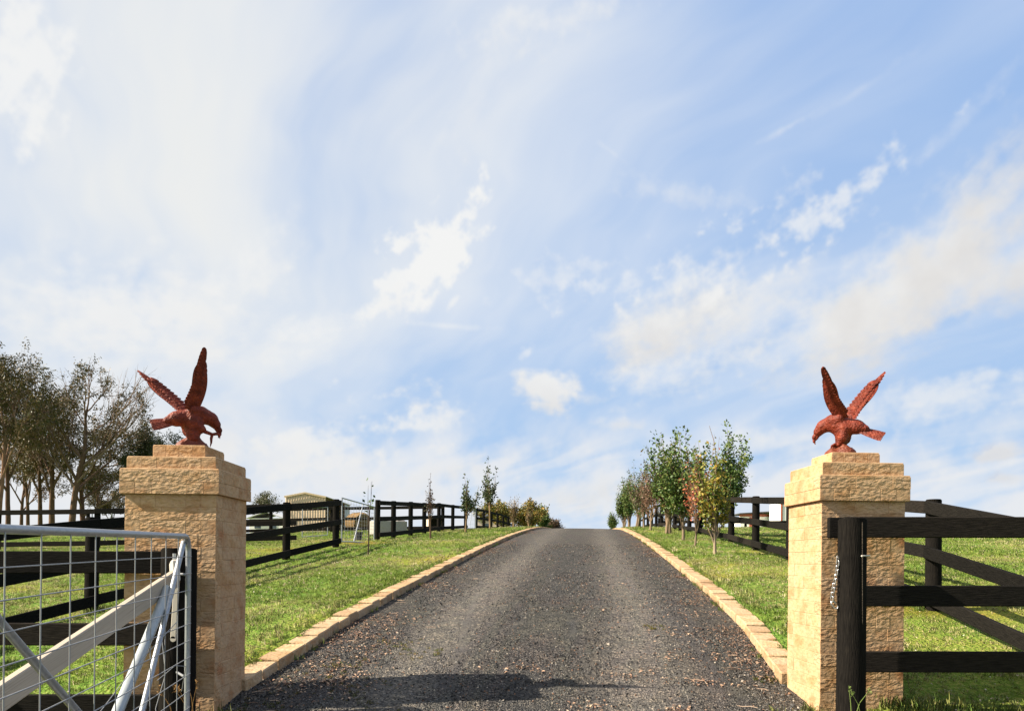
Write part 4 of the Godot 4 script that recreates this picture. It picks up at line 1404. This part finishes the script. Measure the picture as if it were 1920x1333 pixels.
func build_front_gate() -> void:
	# the wire mesh gate stands open, nearly end on to the camera; hung from the post by the left pillar
	var a := Vector3(-1.94, 0.06, -4.63)
	var b := Vector3(-1.385, 0.0, -1.25)
	var hi := 1.10
	var t := thing("mesh_gate", "galvanised tube gate with welded wire mesh standing open at front left", "gate", a)
	var e := b - a
	var n := Vector3(-e.z, 0, e.x).normalized() * -1.0
	var top0 := Vector3(0, hi - 0.012, 0)
	var top1 := e + Vector3(0, hi - 0.02, 0)
	var dir := e.normalized()
	var r := 0.0165
	var bend := [Vector3.ZERO, top0 - Vector3(0, 0.09, 0)]
	for k in 5:
		var an := PI * 0.5 * (k + 1) / 6.0
		bend.append(top0 - Vector3(0, 0.09, 0) + Vector3(0, sin(an) * 0.09, 0) + dir * (1.0 - cos(an)) * 0.09)
	bend.append(top0 + dir * 0.09)
	bend.append(top0.lerp(top1, 0.5))
	bend.append(top1 - dir * 0.02)
	bend.append(e)
	pipe("frame_tube", t, bend, r, M.galvanised, 14)
	pipe("frame_tube", t, [Vector3.ZERO, e], r, M.galvanised, 14)
	var off := n * 0.004
	var foot := e * 0.29
	pipe("brace_tube", t, [top0 - Vector3(0, 0.035, 0) + dir * 0.03 - n * 0.02, foot - n * 0.02], 0.0155, M.galvanised, 12)
	pipe("brace_tube", t, [foot - n * 0.02 + dir * 0.05, top0.lerp(top1, 0.775) - n * 0.02 - Vector3(0, 0.02, 0)], 0.0155, M.galvanised, 12)
	var nw := int(e.length() / 0.251)
	for k in range(1, nw):
		var f := (k * 0.251 + 0.03) / e.length()
		var j := n * (0.012 + r1(-0.002, 0.002))
		pipe("wire", t, [e * f + j, top0.lerp(top1, f) + j], 0.0026, M.galvanised_wire, 6)
	for k in range(1, 11):
		var f := (hi - 0.121 - 0.101 * (k - 1)) / hi
		var p := top0 * f
		var q := e.lerp(top1, f)
		pipe("wire", t, [p + n * 0.017, p.lerp(q, 0.3) + n * 0.017 + Vector3(0, r1(-0.004, 0.004), 0), q + n * 0.017], 0.0026, M.galvanised_wire, 6)
	for y in [0.25, 0.86]:
		pipe("hinge", t, [Vector3(-0.02, y, 0.0), Vector3(-0.13, y, -0.16)], 0.008, M.galvanised, 8)
	# timber board, steel strut and strap behind the gate
	t = thing("timber_brace", "pale timber board slanting down behind the wire mesh gate", "board", Vector3(-2.0, 0.90, -4.6))
	beam("board", t, Vector3(0.0, 0.0, 0.0), Vector3(0.115, -0.50, 2.1), 0.105, 0.035, M.pale_board, 0.004)
	beam("end_bracket", t, Vector3(-0.02, 0.10, -0.02), Vector3(0.005, -0.03, 0.02), 0.075, 0.05, M.pale_plate, 0.012)
	pipe("bolt", t, [Vector3(-0.02, 0.09, -0.02), Vector3(-0.02, 0.145, -0.02)], 0.011, M.chain_steel, 8)
	t = thing("steel_strut", "thick pale steel pipe strut leaning beside the timber board", "pipe", Vector3(-1.955, 0.83, -4.38))
	var m := MB.new()
	m.tube([Vector3(0, 0.02, 0), Vector3(0.01, -0.03, 0.05), Vector3(0.172, -0.515, 0.88), Vector3(0.30, -0.9, 1.54)], [0.022, 0.0255, 0.0255, 0.0255], 16)
	part("pipe", m.make(), M.pale_pipe, t)
	m = MB.new()
	m.box(Transform3D(), Vector3(0.034, 0.36, 0.012), 0.005)
	m.tube([Vector3(0, -0.18, -0.006), Vector3(0, -0.18, 0.006)], [0.017, 0.017], 14)
	part("strap", m.make(), M.pale_plate, t, Transform3D(Basis(Vector3.BACK, -0.05), Vector3(-0.075, -0.12, -0.28)))
	# slack wires
	for k in 4:
		var q: Array = [[Vector3(-1.82, 0.67, -4.2), Vector3(-1.80, 0.50, -3.7), Vector3(-1.74, 0.20, -2.95)], [Vector3(-1.95, 0.62, -4.3), Vector3(-1.90, 0.38, -4.25), Vector3(-1.93, 0.2, -4.2), Vector3(-1.88, 0.05, -4.15)], [Vector3(-1.90, 0.36, -4.15), Vector3(-1.87, 0.42, -4.3), Vector3(-1.86, 0.40, -4.42), Vector3(-1.90, 0.25, -4.46)], [Vector3(-1.86, 0.33, -3.7), Vector3(-1.83, 0.30, -3.55), Vector3(-1.86, 0.18, -3.5), Vector3(-1.84, 0.02, -3.45)]][k]
		t = thing("slack_wire", ["long straight slack wire crossing behind the gate mesh", "bent loose wire hanging beside the steel strut", "curled loose wire end near the gate hinge post", "kinked loose wire low behind the gate mesh"][k], "wire", q[0], 0.0, "loose wires behind the gate")
		var pts := []
		for p in q: pts.append(p - q[0])
		pipe("wire", t, pts, 0.0022, M.galvanised_wire, 5)


func build_chain() -> void:
	var t := thing("chain", "short galvanised chain hanging from the right gate post", "chain", Vector3(2.118, 1.055, -5.02))
	var m := MB.new()
	var ring := []
	var rr := []
	for k in 17:
		var a := TAU * k / 16.0
		ring.append(Vector3(cos(a) * 0.0095, sin(a) * 0.0095 + 0.0095 * signf(sin(a)), 0))
		rr.append(0.0032)
	m.tube(ring, rr, 6, false)
	var link := m.make()
	for k in 10:
		var b := Basis(Vector3.UP, (0.35 if k % 2 == 0 else 0.35 + PI / 2) + r1(-0.2, 0.2))
		part("link", link, M.chain_steel, t, Transform3D(b, Vector3(-0.012 + 0.012 * cos(k * 0.35) - 0.0006 * k * k * 0.25, -0.029 * k, 0.0)))
	part("shackle", link, M.chain_steel, t, Transform3D(Basis(Vector3.BACK, 0.7).scaled(Vector3(1.4, 1.4, 1.4)), Vector3(-0.02, -0.30, 0.004)))


func build_weeds() -> void:
	var specs := [["three tall seeding grass stalks in front of the right gate post", Vector3(2.11, 0.05, -4.72), 3, 0.24, Color(0.16, 0.22, 0.06)], ["reddish dry weed stalks at the foot of the gate hinge post", Vector3(-1.98, -0.06, -4.75), 5, 0.34, Color(0.30, 0.17, 0.06)]]
	for q in specs:
		var t := thing("weed_stalks", q[0], "weeds", q[1])
		for k in q[2]:
			var m := MB.new()
			m.col = q[4]
			var lean := Vector3(r1(-0.12, 0.1), 0, r1(-0.1, 0.1))
			var foot := Vector3(r1(-0.05, 0.05), 0, r1(-0.05, 0.05))
			var h: float = q[3] * r1(0.75, 1.1)
			m.tube([foot, foot + lean * 0.4 + Vector3(0, h * 0.6, 0), foot + lean + Vector3(0, h, 0)], [0.003, 0.0024, 0.0015], 5)
			for j in 14:
				m.leaf(foot + lean * r1(0.85, 1.0) + Vector3(0, h * r1(0.86, 1.02), 0), (r3() + Vector3.UP * 0.6).normalized(), r3().normalized(), 0.02, 0.008)
			part("stalk", m.make(), M.grass_blade, t)


# ---------------------------------------------------------------- the scene
func _ready() -> void:
	rng.seed = 20240611
	N1.noise_type = FastNoiseLite.TYPE_SIMPLEX_SMOOTH
	N1.seed = 5
	N1.frequency = 0.05
	N1.fractal_octaves = 3
	N2.noise_type = FastNoiseLite.TYPE_SIMPLEX_SMOOTH
	N2.seed = 9
	N2.frequency = 0.012
	N2.fractal_octaves = 5
	N3.noise_type = FastNoiseLite.TYPE_SIMPLEX_SMOOTH
	N3.seed = 15
	N3.frequency = 0.06
	N3.fractal_octaves = 5
	N3.fractal_gain = 0.55
	var cam := Camera3D.new()
	cam.name = "camera"
	add_child(cam)
	cam.position = Vector3(0, EYE, 0)
	cam.rotation = Vector3(0, 0, 0.010)
	cam.set_frustum(0.1 * 1333.0 / 1450.0, Vector2(0, 0.1 * (1052.0 - 666.5) / 1450.0), 0.1, 2000.0)
	cam.current = true
	var env := Environment.new()
	env.background_mode = Environment.BG_SKY
	var sky := Sky.new()
	var pano := PanoramaSkyMaterial.new()
	pano.panorama = ImageTexture.create_from_image(build_sky())
	pano.energy_multiplier = 0.385
	sky.sky_material = pano
	env.sky = sky
	env.tonemap_mode = Environment.TONE_MAPPER_LINEAR
	env.tonemap_exposure = 2.55
	env.sdfgi_enabled = true
	env.ssao_enabled = true
	env.ssil_enabled = true
	var we := WorldEnvironment.new()
	we.name = "environment"
	we.environment = env
	add_child(we)
	var sun := DirectionalLight3D.new()
	sun.name = "sun"
	sun.light_energy = 1.6
	sun.light_color = Color(1.0, 0.945, 0.86)
	sun.light_angular_distance = 0.53
	sun.shadow_enabled = true
	add_child(sun)
	sun.basis = Basis.looking_at(SUN_TRAVEL.normalized(), Vector3.UP)

	build_materials()
	build_ground()
	build_kerbs()
	var pl := build_pillar("left brick gate pillar behind the open wire mesh gate", Vector3(-2.258, -0.28, -5.392), 0.012, 0.6, [1.718, 1.876, 1.957, 2.05])
	var pr := build_pillar("right brick gate pillar with a chained black post in front", Vector3(2.395, -0.2, -5.58), 0.03, 0.58, [1.653, 1.82, 1.91, 1.994])
	build_eagle("red eagle statue on the left pillar, one talon raised under its beak", Vector3(-2.245, 1.782, -5.39), 0.64, true, Vector3(0.035, 0.395, 0.20), Vector3(-0.30, 0.29, -0.30), -0.75, 0.24, 0.145)
	build_eagle("red eagle statue on the right pillar, head bent to the left", Vector3(2.372, 1.806, -5.58), deg_to_rad(142.0), false, Vector3(-0.222, 0.37, 0.30), Vector3(0.054, 0.30, -0.296), 0.62, 0.36, 0.17)
	build_fences()
	build_front_gate()
	build_chain()
	build_buildings()
	build_yard_things()
	build_trees()
	build_weeds()
	build_grass()
	build_gravel()


func build_fences() -> void:
	var left := "black post and rail fences left of the driveway"
	var right := "black post and rail fences right of the driveway"
	# along the drive
	side_fence("rail_fence", "black post and rail fence running from the left edge to the small paddock gate", left, -5.9, [3.4, 6.6, 9.81, 13.0, 16.14, 19.3], 0.09, {"tail": 0.1})
	side_fence("rail_fence", "black post and rail fence between the two silver paddock gates", left, -5.9, [23.1, 25.0, 27.4, 29.7, 32.6, 35.95, 39.7], 0.09, {"lead": 0.1})
	side_fence("rail_fence", "far black post and rail fence going over the crest past the rounded trees", left, -5.9, [43.5, 46.6, 50.2, 53.8, 57.4, 61.0, 65.0], 0.09, {})
	side_fence("rail_fence", "black post and rail fence climbing the right side behind the avenue trees", right, 4.15, [5.45, 8.37, 11.3, 14.3, 17.26, 20.2, 23.1, 25.9, 28.6, 31.2, 33.4], -0.09, {"tail": 0.1})
	side_fence("rail_fence", "far black post and rail fence at the crest on the right", right, 4.15, [36.5, 39.5, 42.5, 45.5, 48.5, 52.0, 56.0], -0.09, {})
	# wings of the entrance, close against the pillars
	var f := fence("rail_fence", "near black post and rail fence joined to the right pillar", right, [Vector3(2.215, 0.09, -5.03), Vector3(4.35, 0.11, -5.03)], {"tops": [1.245, 0.793, 0.343], "rail": 0.14, "post": 0.089, "high": 1.228, "out": Vector3(0, 0, -0.17), "lead": -0.01, "tail": 0.3, "sides": 20})
	beam("rail", f, Vector3(-0.09, 1.175, -0.17), Vector3(0.005, 1.175, -0.17), 0.14, 0.04, M.black_rail_1)
	beam("split", f, Vector3(0.034, 0.55, 0.0825), Vector3(0.026, 1.2, 0.085), 0.005, 0.004, M.weathered_post, 0.001)
	pipe("bolt", f, [Vector3(0.02, 0.985, 0.092), Vector3(0.086, 0.988, 0.06)], 0.006, M.pale_plate, 6)
	fence("rail_fence", "near black post and rail fence behind the mesh gate, against the left pillar", left, [Vector3(-2.115, -0.16, -4.9), Vector3(-4.6, -0.18, -4.9), Vector3(-7.0, -0.2, -4.9)], {"tops": [1.22, 0.754, 0.29], "rail": 0.145, "post": 0.108, "high": 1.24, "out": Vector3(0, 0, -0.14), "lead": 0.0, "tail": 0.3, "sides": 20})
	# cross fences in the paddocks
	var feet := []
	for x in [-23.0, -20.2, -17.4, -14.6, -11.8, -9.0, -6.2]: feet.append(on_ground(x, 22.2 + 0.02 * x))
	fence("rail_fence", "middle distance black rail fence crossing the left paddock under the gum trees", left, feet, {"tops": [1.1, 0.62, 0.2], "high": 1.12, "out": Vector3(0, 0, 0.09), "no_post": [6]})
	feet = []
	for x in [-19.5, -16.7, -13.9, -11.1, -8.3, -5.5, -3.2]: feet.append(on_ground(x, 35.5))
	fence("rail_fence", "farther black rail fence crossing the left paddock before the steel shed", left, feet, {"tops": [1.15, 0.68, 0.22], "high": 1.17, "out": Vector3(0, 0, 0.09)})
	feet = []
	for x in [9.5, 12.3, 15.1, 17.9, 20.7, 23.5, 27.0]: feet.append(on_ground(x, 50.0) - Vector3(0, 0.25, 0))
	fence("rail_fence", "low dark brown rail fence in front of the white stable", right, feet, {"tops": [0.78, 0.36], "rail": 0.16, "high": 0.95, "out": Vector3(0, 0, 0.09)})
	# silver paddock gates
	var silver := "silver paddock gates in the black fences"
	mesh_gate("paddock_gate", "small silver wire gate with a white brace near the left pillar", silver, Vector3(-4.34, 1.47, -19.65), Vector3(-4.07, 1.52, -22.75), 1.11, 0.06, Vector2(0.25, 0.1))
	mesh_gate("paddock_gate", "far silver wire gate behind the third young tree on the left", silver, on_ground(-2.40, 39.95) + Vector3(0, 0.06, 0), on_ground(-2.06, 43.25) + Vector3(0, 0.06, 0), 1.15, 0.0, Vector2(0.3, 0.2))
	mesh_gate("paddock_gate", "silver gate in the right fence half hidden by avenue trees", silver, on_ground(7.05, 33.65) + Vector3(0, 0.06, 0), on_ground(7.3, 36.3) + Vector3(0, 0.06, 0), 1.1, 0.0, Vector2(0.3, 0.2))
	mesh_gate("paddock_gate", "silver gate panel standing alone in the paddock before the shed", silver, on_ground(-7.34, 27.0) + Vector3(0, 0.04, 0), on_ground(-6.6, 27.6) + Vector3(0, 0.08, 0), 1.0, 0.0, Vector2(0.19, 0.14), 0.016, false)
	mesh_gate("paddock_gate", "silver gate at the rail fence beneath the gum trees, far left", silver, on_ground(-12.3, 22.6) + Vector3(0, 0.05, 0), on_ground(-11.35, 22.6) + Vector3(0, 0.05, 0), 0.97, 0.0, Vector2(0.24, 0.16))


func build_trees() -> void:
	# gum trees on the left skyline
	var G := [
		[-31.4, 55.0, 12.8, "tall gum with a leaning brown trunk and bare white limbs on its right", {"lean": Vector3(0.10, 0, 0), "wide": 1.10, "radius": 0.25, "leaves": 9500, "bald": 0.45, "trunk": 4.5, "bare_boughs": [[Vector3(0.5, 3.6, 0.2), Vector3(1, 1.0, 0.1), 4.2, 0.08], [Vector3(0.6, 4.6, 0), Vector3(1, 0.75, 0), 4.4, 0.075], [Vector3(0.8, 5.6, 0), Vector3(0.9, 1.0, 0.1), 4.2, 0.07], [Vector3(0.3, 3.3, 0.2), Vector3(-0.7, 1.0, 0.2), 2.6, 0.06]]}],
		[-35.8, 60.0, 12.6, "straight reddish gum trunk second from the leaning gum", {"wide": 0.8, "radius": 0.24}],
		[-37.6, 61.5, 11.5, "slender dark gum between the reddish trunk and its thin neighbour", {"wide": 0.75, "radius": 0.19}],
		[-41.4, 66.0, 11.0, "thin dark gum trunk deep inside the stand", {"wide": 0.8, "radius": 0.16}],
		[-34.9, 63.0, 9.6, "gum forking low with one long limb reaching right to the pillar", {"wide": 1.35, "radius": 0.24, "lean": Vector3(-0.02, 0, 0), "bare_boughs": [[Vector3(0.05, 1.5, 0.1), Vector3(1, 0.55, 0.0), 5.0, 0.11]]}],
		[-37.9, 71.0, 7.4, "short gum with a thin upright trunk right of the stand", {"wide": 0.80, "radius": 0.15, "leaves": 4500}],
		[-33.3, 50.0, 12.7, "tall orange barked gum at the left edge of the picture", {"wide": 0.90, "radius": 0.17, "bark": Color(0.22, 0.13, 0.08), "leaves": 9500, "bald": 0.38}],
		[-35.6, 54.5, 12.4, "brown gum trunk close beside the orange barked gum", {"wide": 0.85, "radius": 0.18, "leaves": 8500, "bald": 0.38}],
		[-27.1, 58.0, 8.6, "dark leafy gum whose crown shows behind the left eagle", {"wide": 0.85, "radius": 0.16, "leaves": 8500, "bald": 0.3, "colours": [Color(0.022, 0.035, 0.014), Color(0.040, 0.055, 0.02), Color(0.075, 0.072, 0.028)]}],
		[-38.6, 75.0, 5.2, "small bushy gum low behind the rail fence by the pillar", {"wide": 1.10, "radius": 0.12, "leaves": 4500, "trunk": 2.0}],
		[-44.5, 70.0, 9.0, "gum at the back of the stand with reddish undergrowth", {"wide": 0.90, "radius": 0.17, "leaves": 6000, "colours": [Color(0.05, 0.05, 0.02), Color(0.11, 0.07, 0.03), Color(0.15, 0.08, 0.04)]}],
		[-27.6, 86.0, 5.4, "flat topped gum with separate leaf clumps left of the steel shed", {"wide": 1.30, "radius": 0.16, "leaves": 3600, "levels": 3, "spread": 0.34, "bald": 0.2, "colours": [Color(0.04, 0.05, 0.025), Color(0.075, 0.08, 0.035), Color(0.10, 0.095, 0.05)]}],
		[22.0, 105.0, 5.0, "faint bushy trees far beyond the right fence", {"wide": 1.60, "radius": 0.16, "leaves": 3000, "levels": 3, "spread": 0.5}],
	]
	for q in G:
		gum(on_ground(q[0], q[1]) - Vector3(0, 0.05, 0), q[2], q[3], q[4])
	# right avenue
	var gold := [Color(0.065, 0.11, 0.02), Color(0.11, 0.15, 0.026), Color(0.20, 0.19, 0.03), Color(0.33, 0.22, 0.03), Color(0.13, 0.17, 0.03)]
	var red := [Color(0.34, 0.055, 0.035), Color(0.42, 0.12, 0.06), Color(0.16, 0.10, 0.03)]
	var dark := [Color(0.032, 0.066, 0.015), Color(0.06, 0.112, 0.024), Color(0.10, 0.15, 0.034), Color(0.165, 0.18, 0.045)]
	var pale := {"bark": Color(0.33, 0.26, 0.19)}
	var R := [
		[3.0, 15.8, 2.42, "golden and green young tree with a pale trunk, nearest on the right verge", {"colours": gold, "leaves": 2000, "wide": 0.62, "radius": 0.038, "bark": Color(0.33, 0.26, 0.19), "leaf": 0.07, "spread": 0.11, "trunk": 0.8, "bare_limbs": [[Vector3(0.0, 1.4, 0.0), Vector3(0.02, 1.9, 0.0), Vector3(-0.04, 2.3, 0.0), Vector3(-0.14, 2.62, 0)]]}],
		[2.95, 18.4, 2.45, "sparse young tree with hanging crimson leaves behind the golden one", {"colours": red, "leaves": 480, "wide": 0.80, "radius": 0.030, "leaf": 0.065, "spread": 0.08, "droop": 0.5}],
		[3.0, 21.1, 2.9, "full green young tree third along the right verge", {"colours": dark, "leaves": 6000, "wide": 1.05, "radius": 0.047}],
		[3.0, 25.5, 3.3, "tall green young tree with rusty inner leaves on the right verge", {"colours": [dark[0], dark[1], dark[2], Color(0.16, 0.09, 0.03)], "leaves": 6200, "wide": 1.00, "radius": 0.064, "stems": 2}],
		[2.9, 30.8, 3.0, "thin young tree with few reddish leaves on the right verge", {"colours": [Color(0.12, 0.06, 0.04), Color(0.2, 0.11, 0.07), Color(0.05, 0.07, 0.03)], "leaves": 1000, "wide": 0.80, "radius": 0.051}],
		[3.0, 36.0, 3.1, "bare twiggy young tree in the middle of the right row", {"colours": [Color(0.14, 0.07, 0.05), Color(0.06, 0.08, 0.03), Color(0.2, 0.12, 0.09)], "leaves": 1200, "wide": 0.80, "radius": 0.043}],
		[2.95, 41.0, 3.5, "upright green young tree with pinkish twigs beyond the bare one", {"colours": dark, "leaves": 4500, "wide": 0.80, "radius": 0.060, "stems": 2, "leaf": 0.09}],
		[2.9, 46.5, 3.2, "narrow dark green poplar shaped tree near the crest", {"colours": dark, "leaves": 7000, "wide": 0.70, "radius": 0.051, "stems": 3, "leaf": 0.09, "rise": 0.2}],
		[2.8, 51.0, 2.9, "leftmost narrow poplar shaped tree of the right row", {"colours": dark, "leaves": 7000, "wide": 0.75, "radius": 0.051, "stems": 3, "leaf": 0.09, "rise": 0.2, "lean": Vector3(-0.08, 0, 0)}],
		[4.35, 23.8, 3.4, "broad dark green tree rising behind the golden young tree", {"colours": dark, "leaves": 9000, "wide": 1.00, "radius": 0.060, "spread": 0.15}],
	]
	for q in R:
		avenue_tree(on_ground(0.098 * q[1] - 0.4 + q[0], q[1]), q[2], q[3], q[4])
	# small conifer shaped shrubs beyond the crest on the right
	var o := {"leaves": 3520, "wide": 0.7, "radius": 0.06, "stems": 3, "leaf": 0.11, "colours": dark}
	var s := avenue_tree(on_ground(9.75, 75.0), 2.1, "small dark shrub just beyond the crest, right of the drive", o)
	s.set_meta("category", "shrub")
	# left avenue: barely clothed
	var grey := [Color(0.035, 0.055, 0.025), Color(0.06, 0.085, 0.035), Color(0.09, 0.11, 0.04)]
	var brown := Color(0.13, 0.085, 0.055)
	var L := [
		[-4.15, 16.0, 1.55, "leafless whip of a young tree standing before the paddock gate", {"leaves": 16, "wide": 0.16, "radius": 0.017, "levels": 2, "kids": [2, 2], "bark": Color(0.07, 0.05, 0.04), "twig": Color(0.06, 0.045, 0.035), "trunk": 1.3, "lead": 0.35}],
		[-4.08, 22.0, 1.85, "young tree with a leaning trunk and forked bare crown on the left lawn", {"leaves": 200, "wide": 0.42, "first": [0.82, 0.2, 0.2], "kids": [4, 4, 3], "trunk": 1.25, "radius": 0.030, "bark": brown, "twig": Color(0.08, 0.05, 0.04), "lean": Vector3(-0.13, 0, 0), "colours": [Color(0.05, 0.045, 0.03), Color(0.09, 0.06, 0.04), Color(0.05, 0.06, 0.03)], "leaf": 0.06, "spread": 0.06}],
		[-4.2, 29.0, 2.2, "young tree with a round thin crown, third along the left lawn", {"leaves": 1000, "wide": 0.72, "first": [0.8, 0.2, 0.2], "kids": [5, 4, 3], "radius": 0.042, "bark": Color(0.22, 0.15, 0.09), "colours": grey, "leaf": 0.085, "spread": 0.10, "trunk": 1.4}],
		[-4.15, 35.9, 3.25, "tallest young tree on the left lawn with a sparse crown", {"leaves": 1100, "wide": 0.56, "first": [0.8, 0.2, 0.2], "kids": [4, 4, 3], "radius": 0.05, "bark": Color(0.24, 0.16, 0.09), "colours": grey, "leaf": 0.095, "spread": 0.11, "trunk": 1.5}],
		[-4.1, 46.6, 2.0, "pale thin trunk with a small brown crown before the rounded trees", {"leaves": 600, "wide": 0.46, "radius": 0.055, "bark": Color(0.26, 0.18, 0.11), "colours": [Color(0.12, 0.08, 0.03), Color(0.16, 0.11, 0.05), Color(0.09, 0.09, 0.03)], "leaf": 0.09, "trunk": 1.6}],
		[-4.0, 57.0, 1.9, "pale forked trunk in front of the largest rounded tree", {"leaves": 300, "wide": 0.51, "radius": 0.06, "bark": Color(0.28, 0.2, 0.12), "colours": [Color(0.14, 0.11, 0.03), Color(0.16, 0.11, 0.05), Color(0.09, 0.09, 0.03)], "leaf": 0.09, "trunk": 1.3}],
	]
	for q in L:
		avenue_tree(on_ground(0.098 * q[1] - 0.4 + q[0], q[1]), q[2], q[3], q[4])
	# rounded autumn trees and shrubs at the crest on the left
	var olive := [Color(0.045, 0.075, 0.015), Color(0.10, 0.12, 0.02), Color(0.20, 0.15, 0.025), Color(0.27, 0.17, 0.035)]
	var B := [
		["rounded_tree", "tree", "rounded olive and orange tree farthest left of the crest group", -1.3, 63.0, 2.75, {"colours": olive, "leaves": 6720, "wide": 1.35, "spread": 0.24, "leaf": 0.15}],
		["rounded_tree", "tree", "largest rounded orange tinged tree of the crest group", 1.35, 66.0, 2.95, {"colours": [olive[0], olive[1], olive[3], olive[3]], "leaves": 9600, "wide": 1.45, "spread": 0.26, "leaf": 0.15}],
		["rounded_tree", "tree", "dark green rounded tree at the right of the crest group", 2.45, 69.0, 2.45, {"colours": dark, "leaves": 6720, "wide": 1.3, "spread": 0.24, "leaf": 0.15}],
		["crest_shrub", "shrub", "low reddish brown shrub beside the drive at the crest", 3.75, 72.0, 1.4, {"colours": [Color(0.05, 0.06, 0.025), Color(0.12, 0.075, 0.04), Color(0.17, 0.09, 0.05)], "leaves": 4800, "wide": 1.2, "spread": 0.22, "leaf": 0.13, "stems": 3}],
		["bare_shrub", "tree", "bare grey twiggy tree above the reddish crest shrub", 3.5, 76.0, 2.3, {"leaves": 0, "wide": 0.7, "radius": 0.03, "bark": Color(0.22, 0.19, 0.18), "twig": Color(0.26, 0.23, 0.23)}],
	]
	for q in B:
		var oo := {
			"levels": 3, "wobble": 0.14, "rise": 0.03, "kids": [6, 5, 4], "first": [0.25, 0.2, 0.2], "angle": [0.85, 0.7, 0.7], "ratio": [0.8, 0.6, 0.55], "thin": 0.55, "lead": 0.7,
			"trunk": 1.2, "radius": 0.08, "height": q[5], "bark": Color(0.15, 0.11, 0.08), "slim": 0.6,
		}
		oo.merge(q[6], true)
		tree(q[0], q[2], q[1], "trees and shrubs at the crest left of the drive", on_ground(q[3], q[4]), oo)
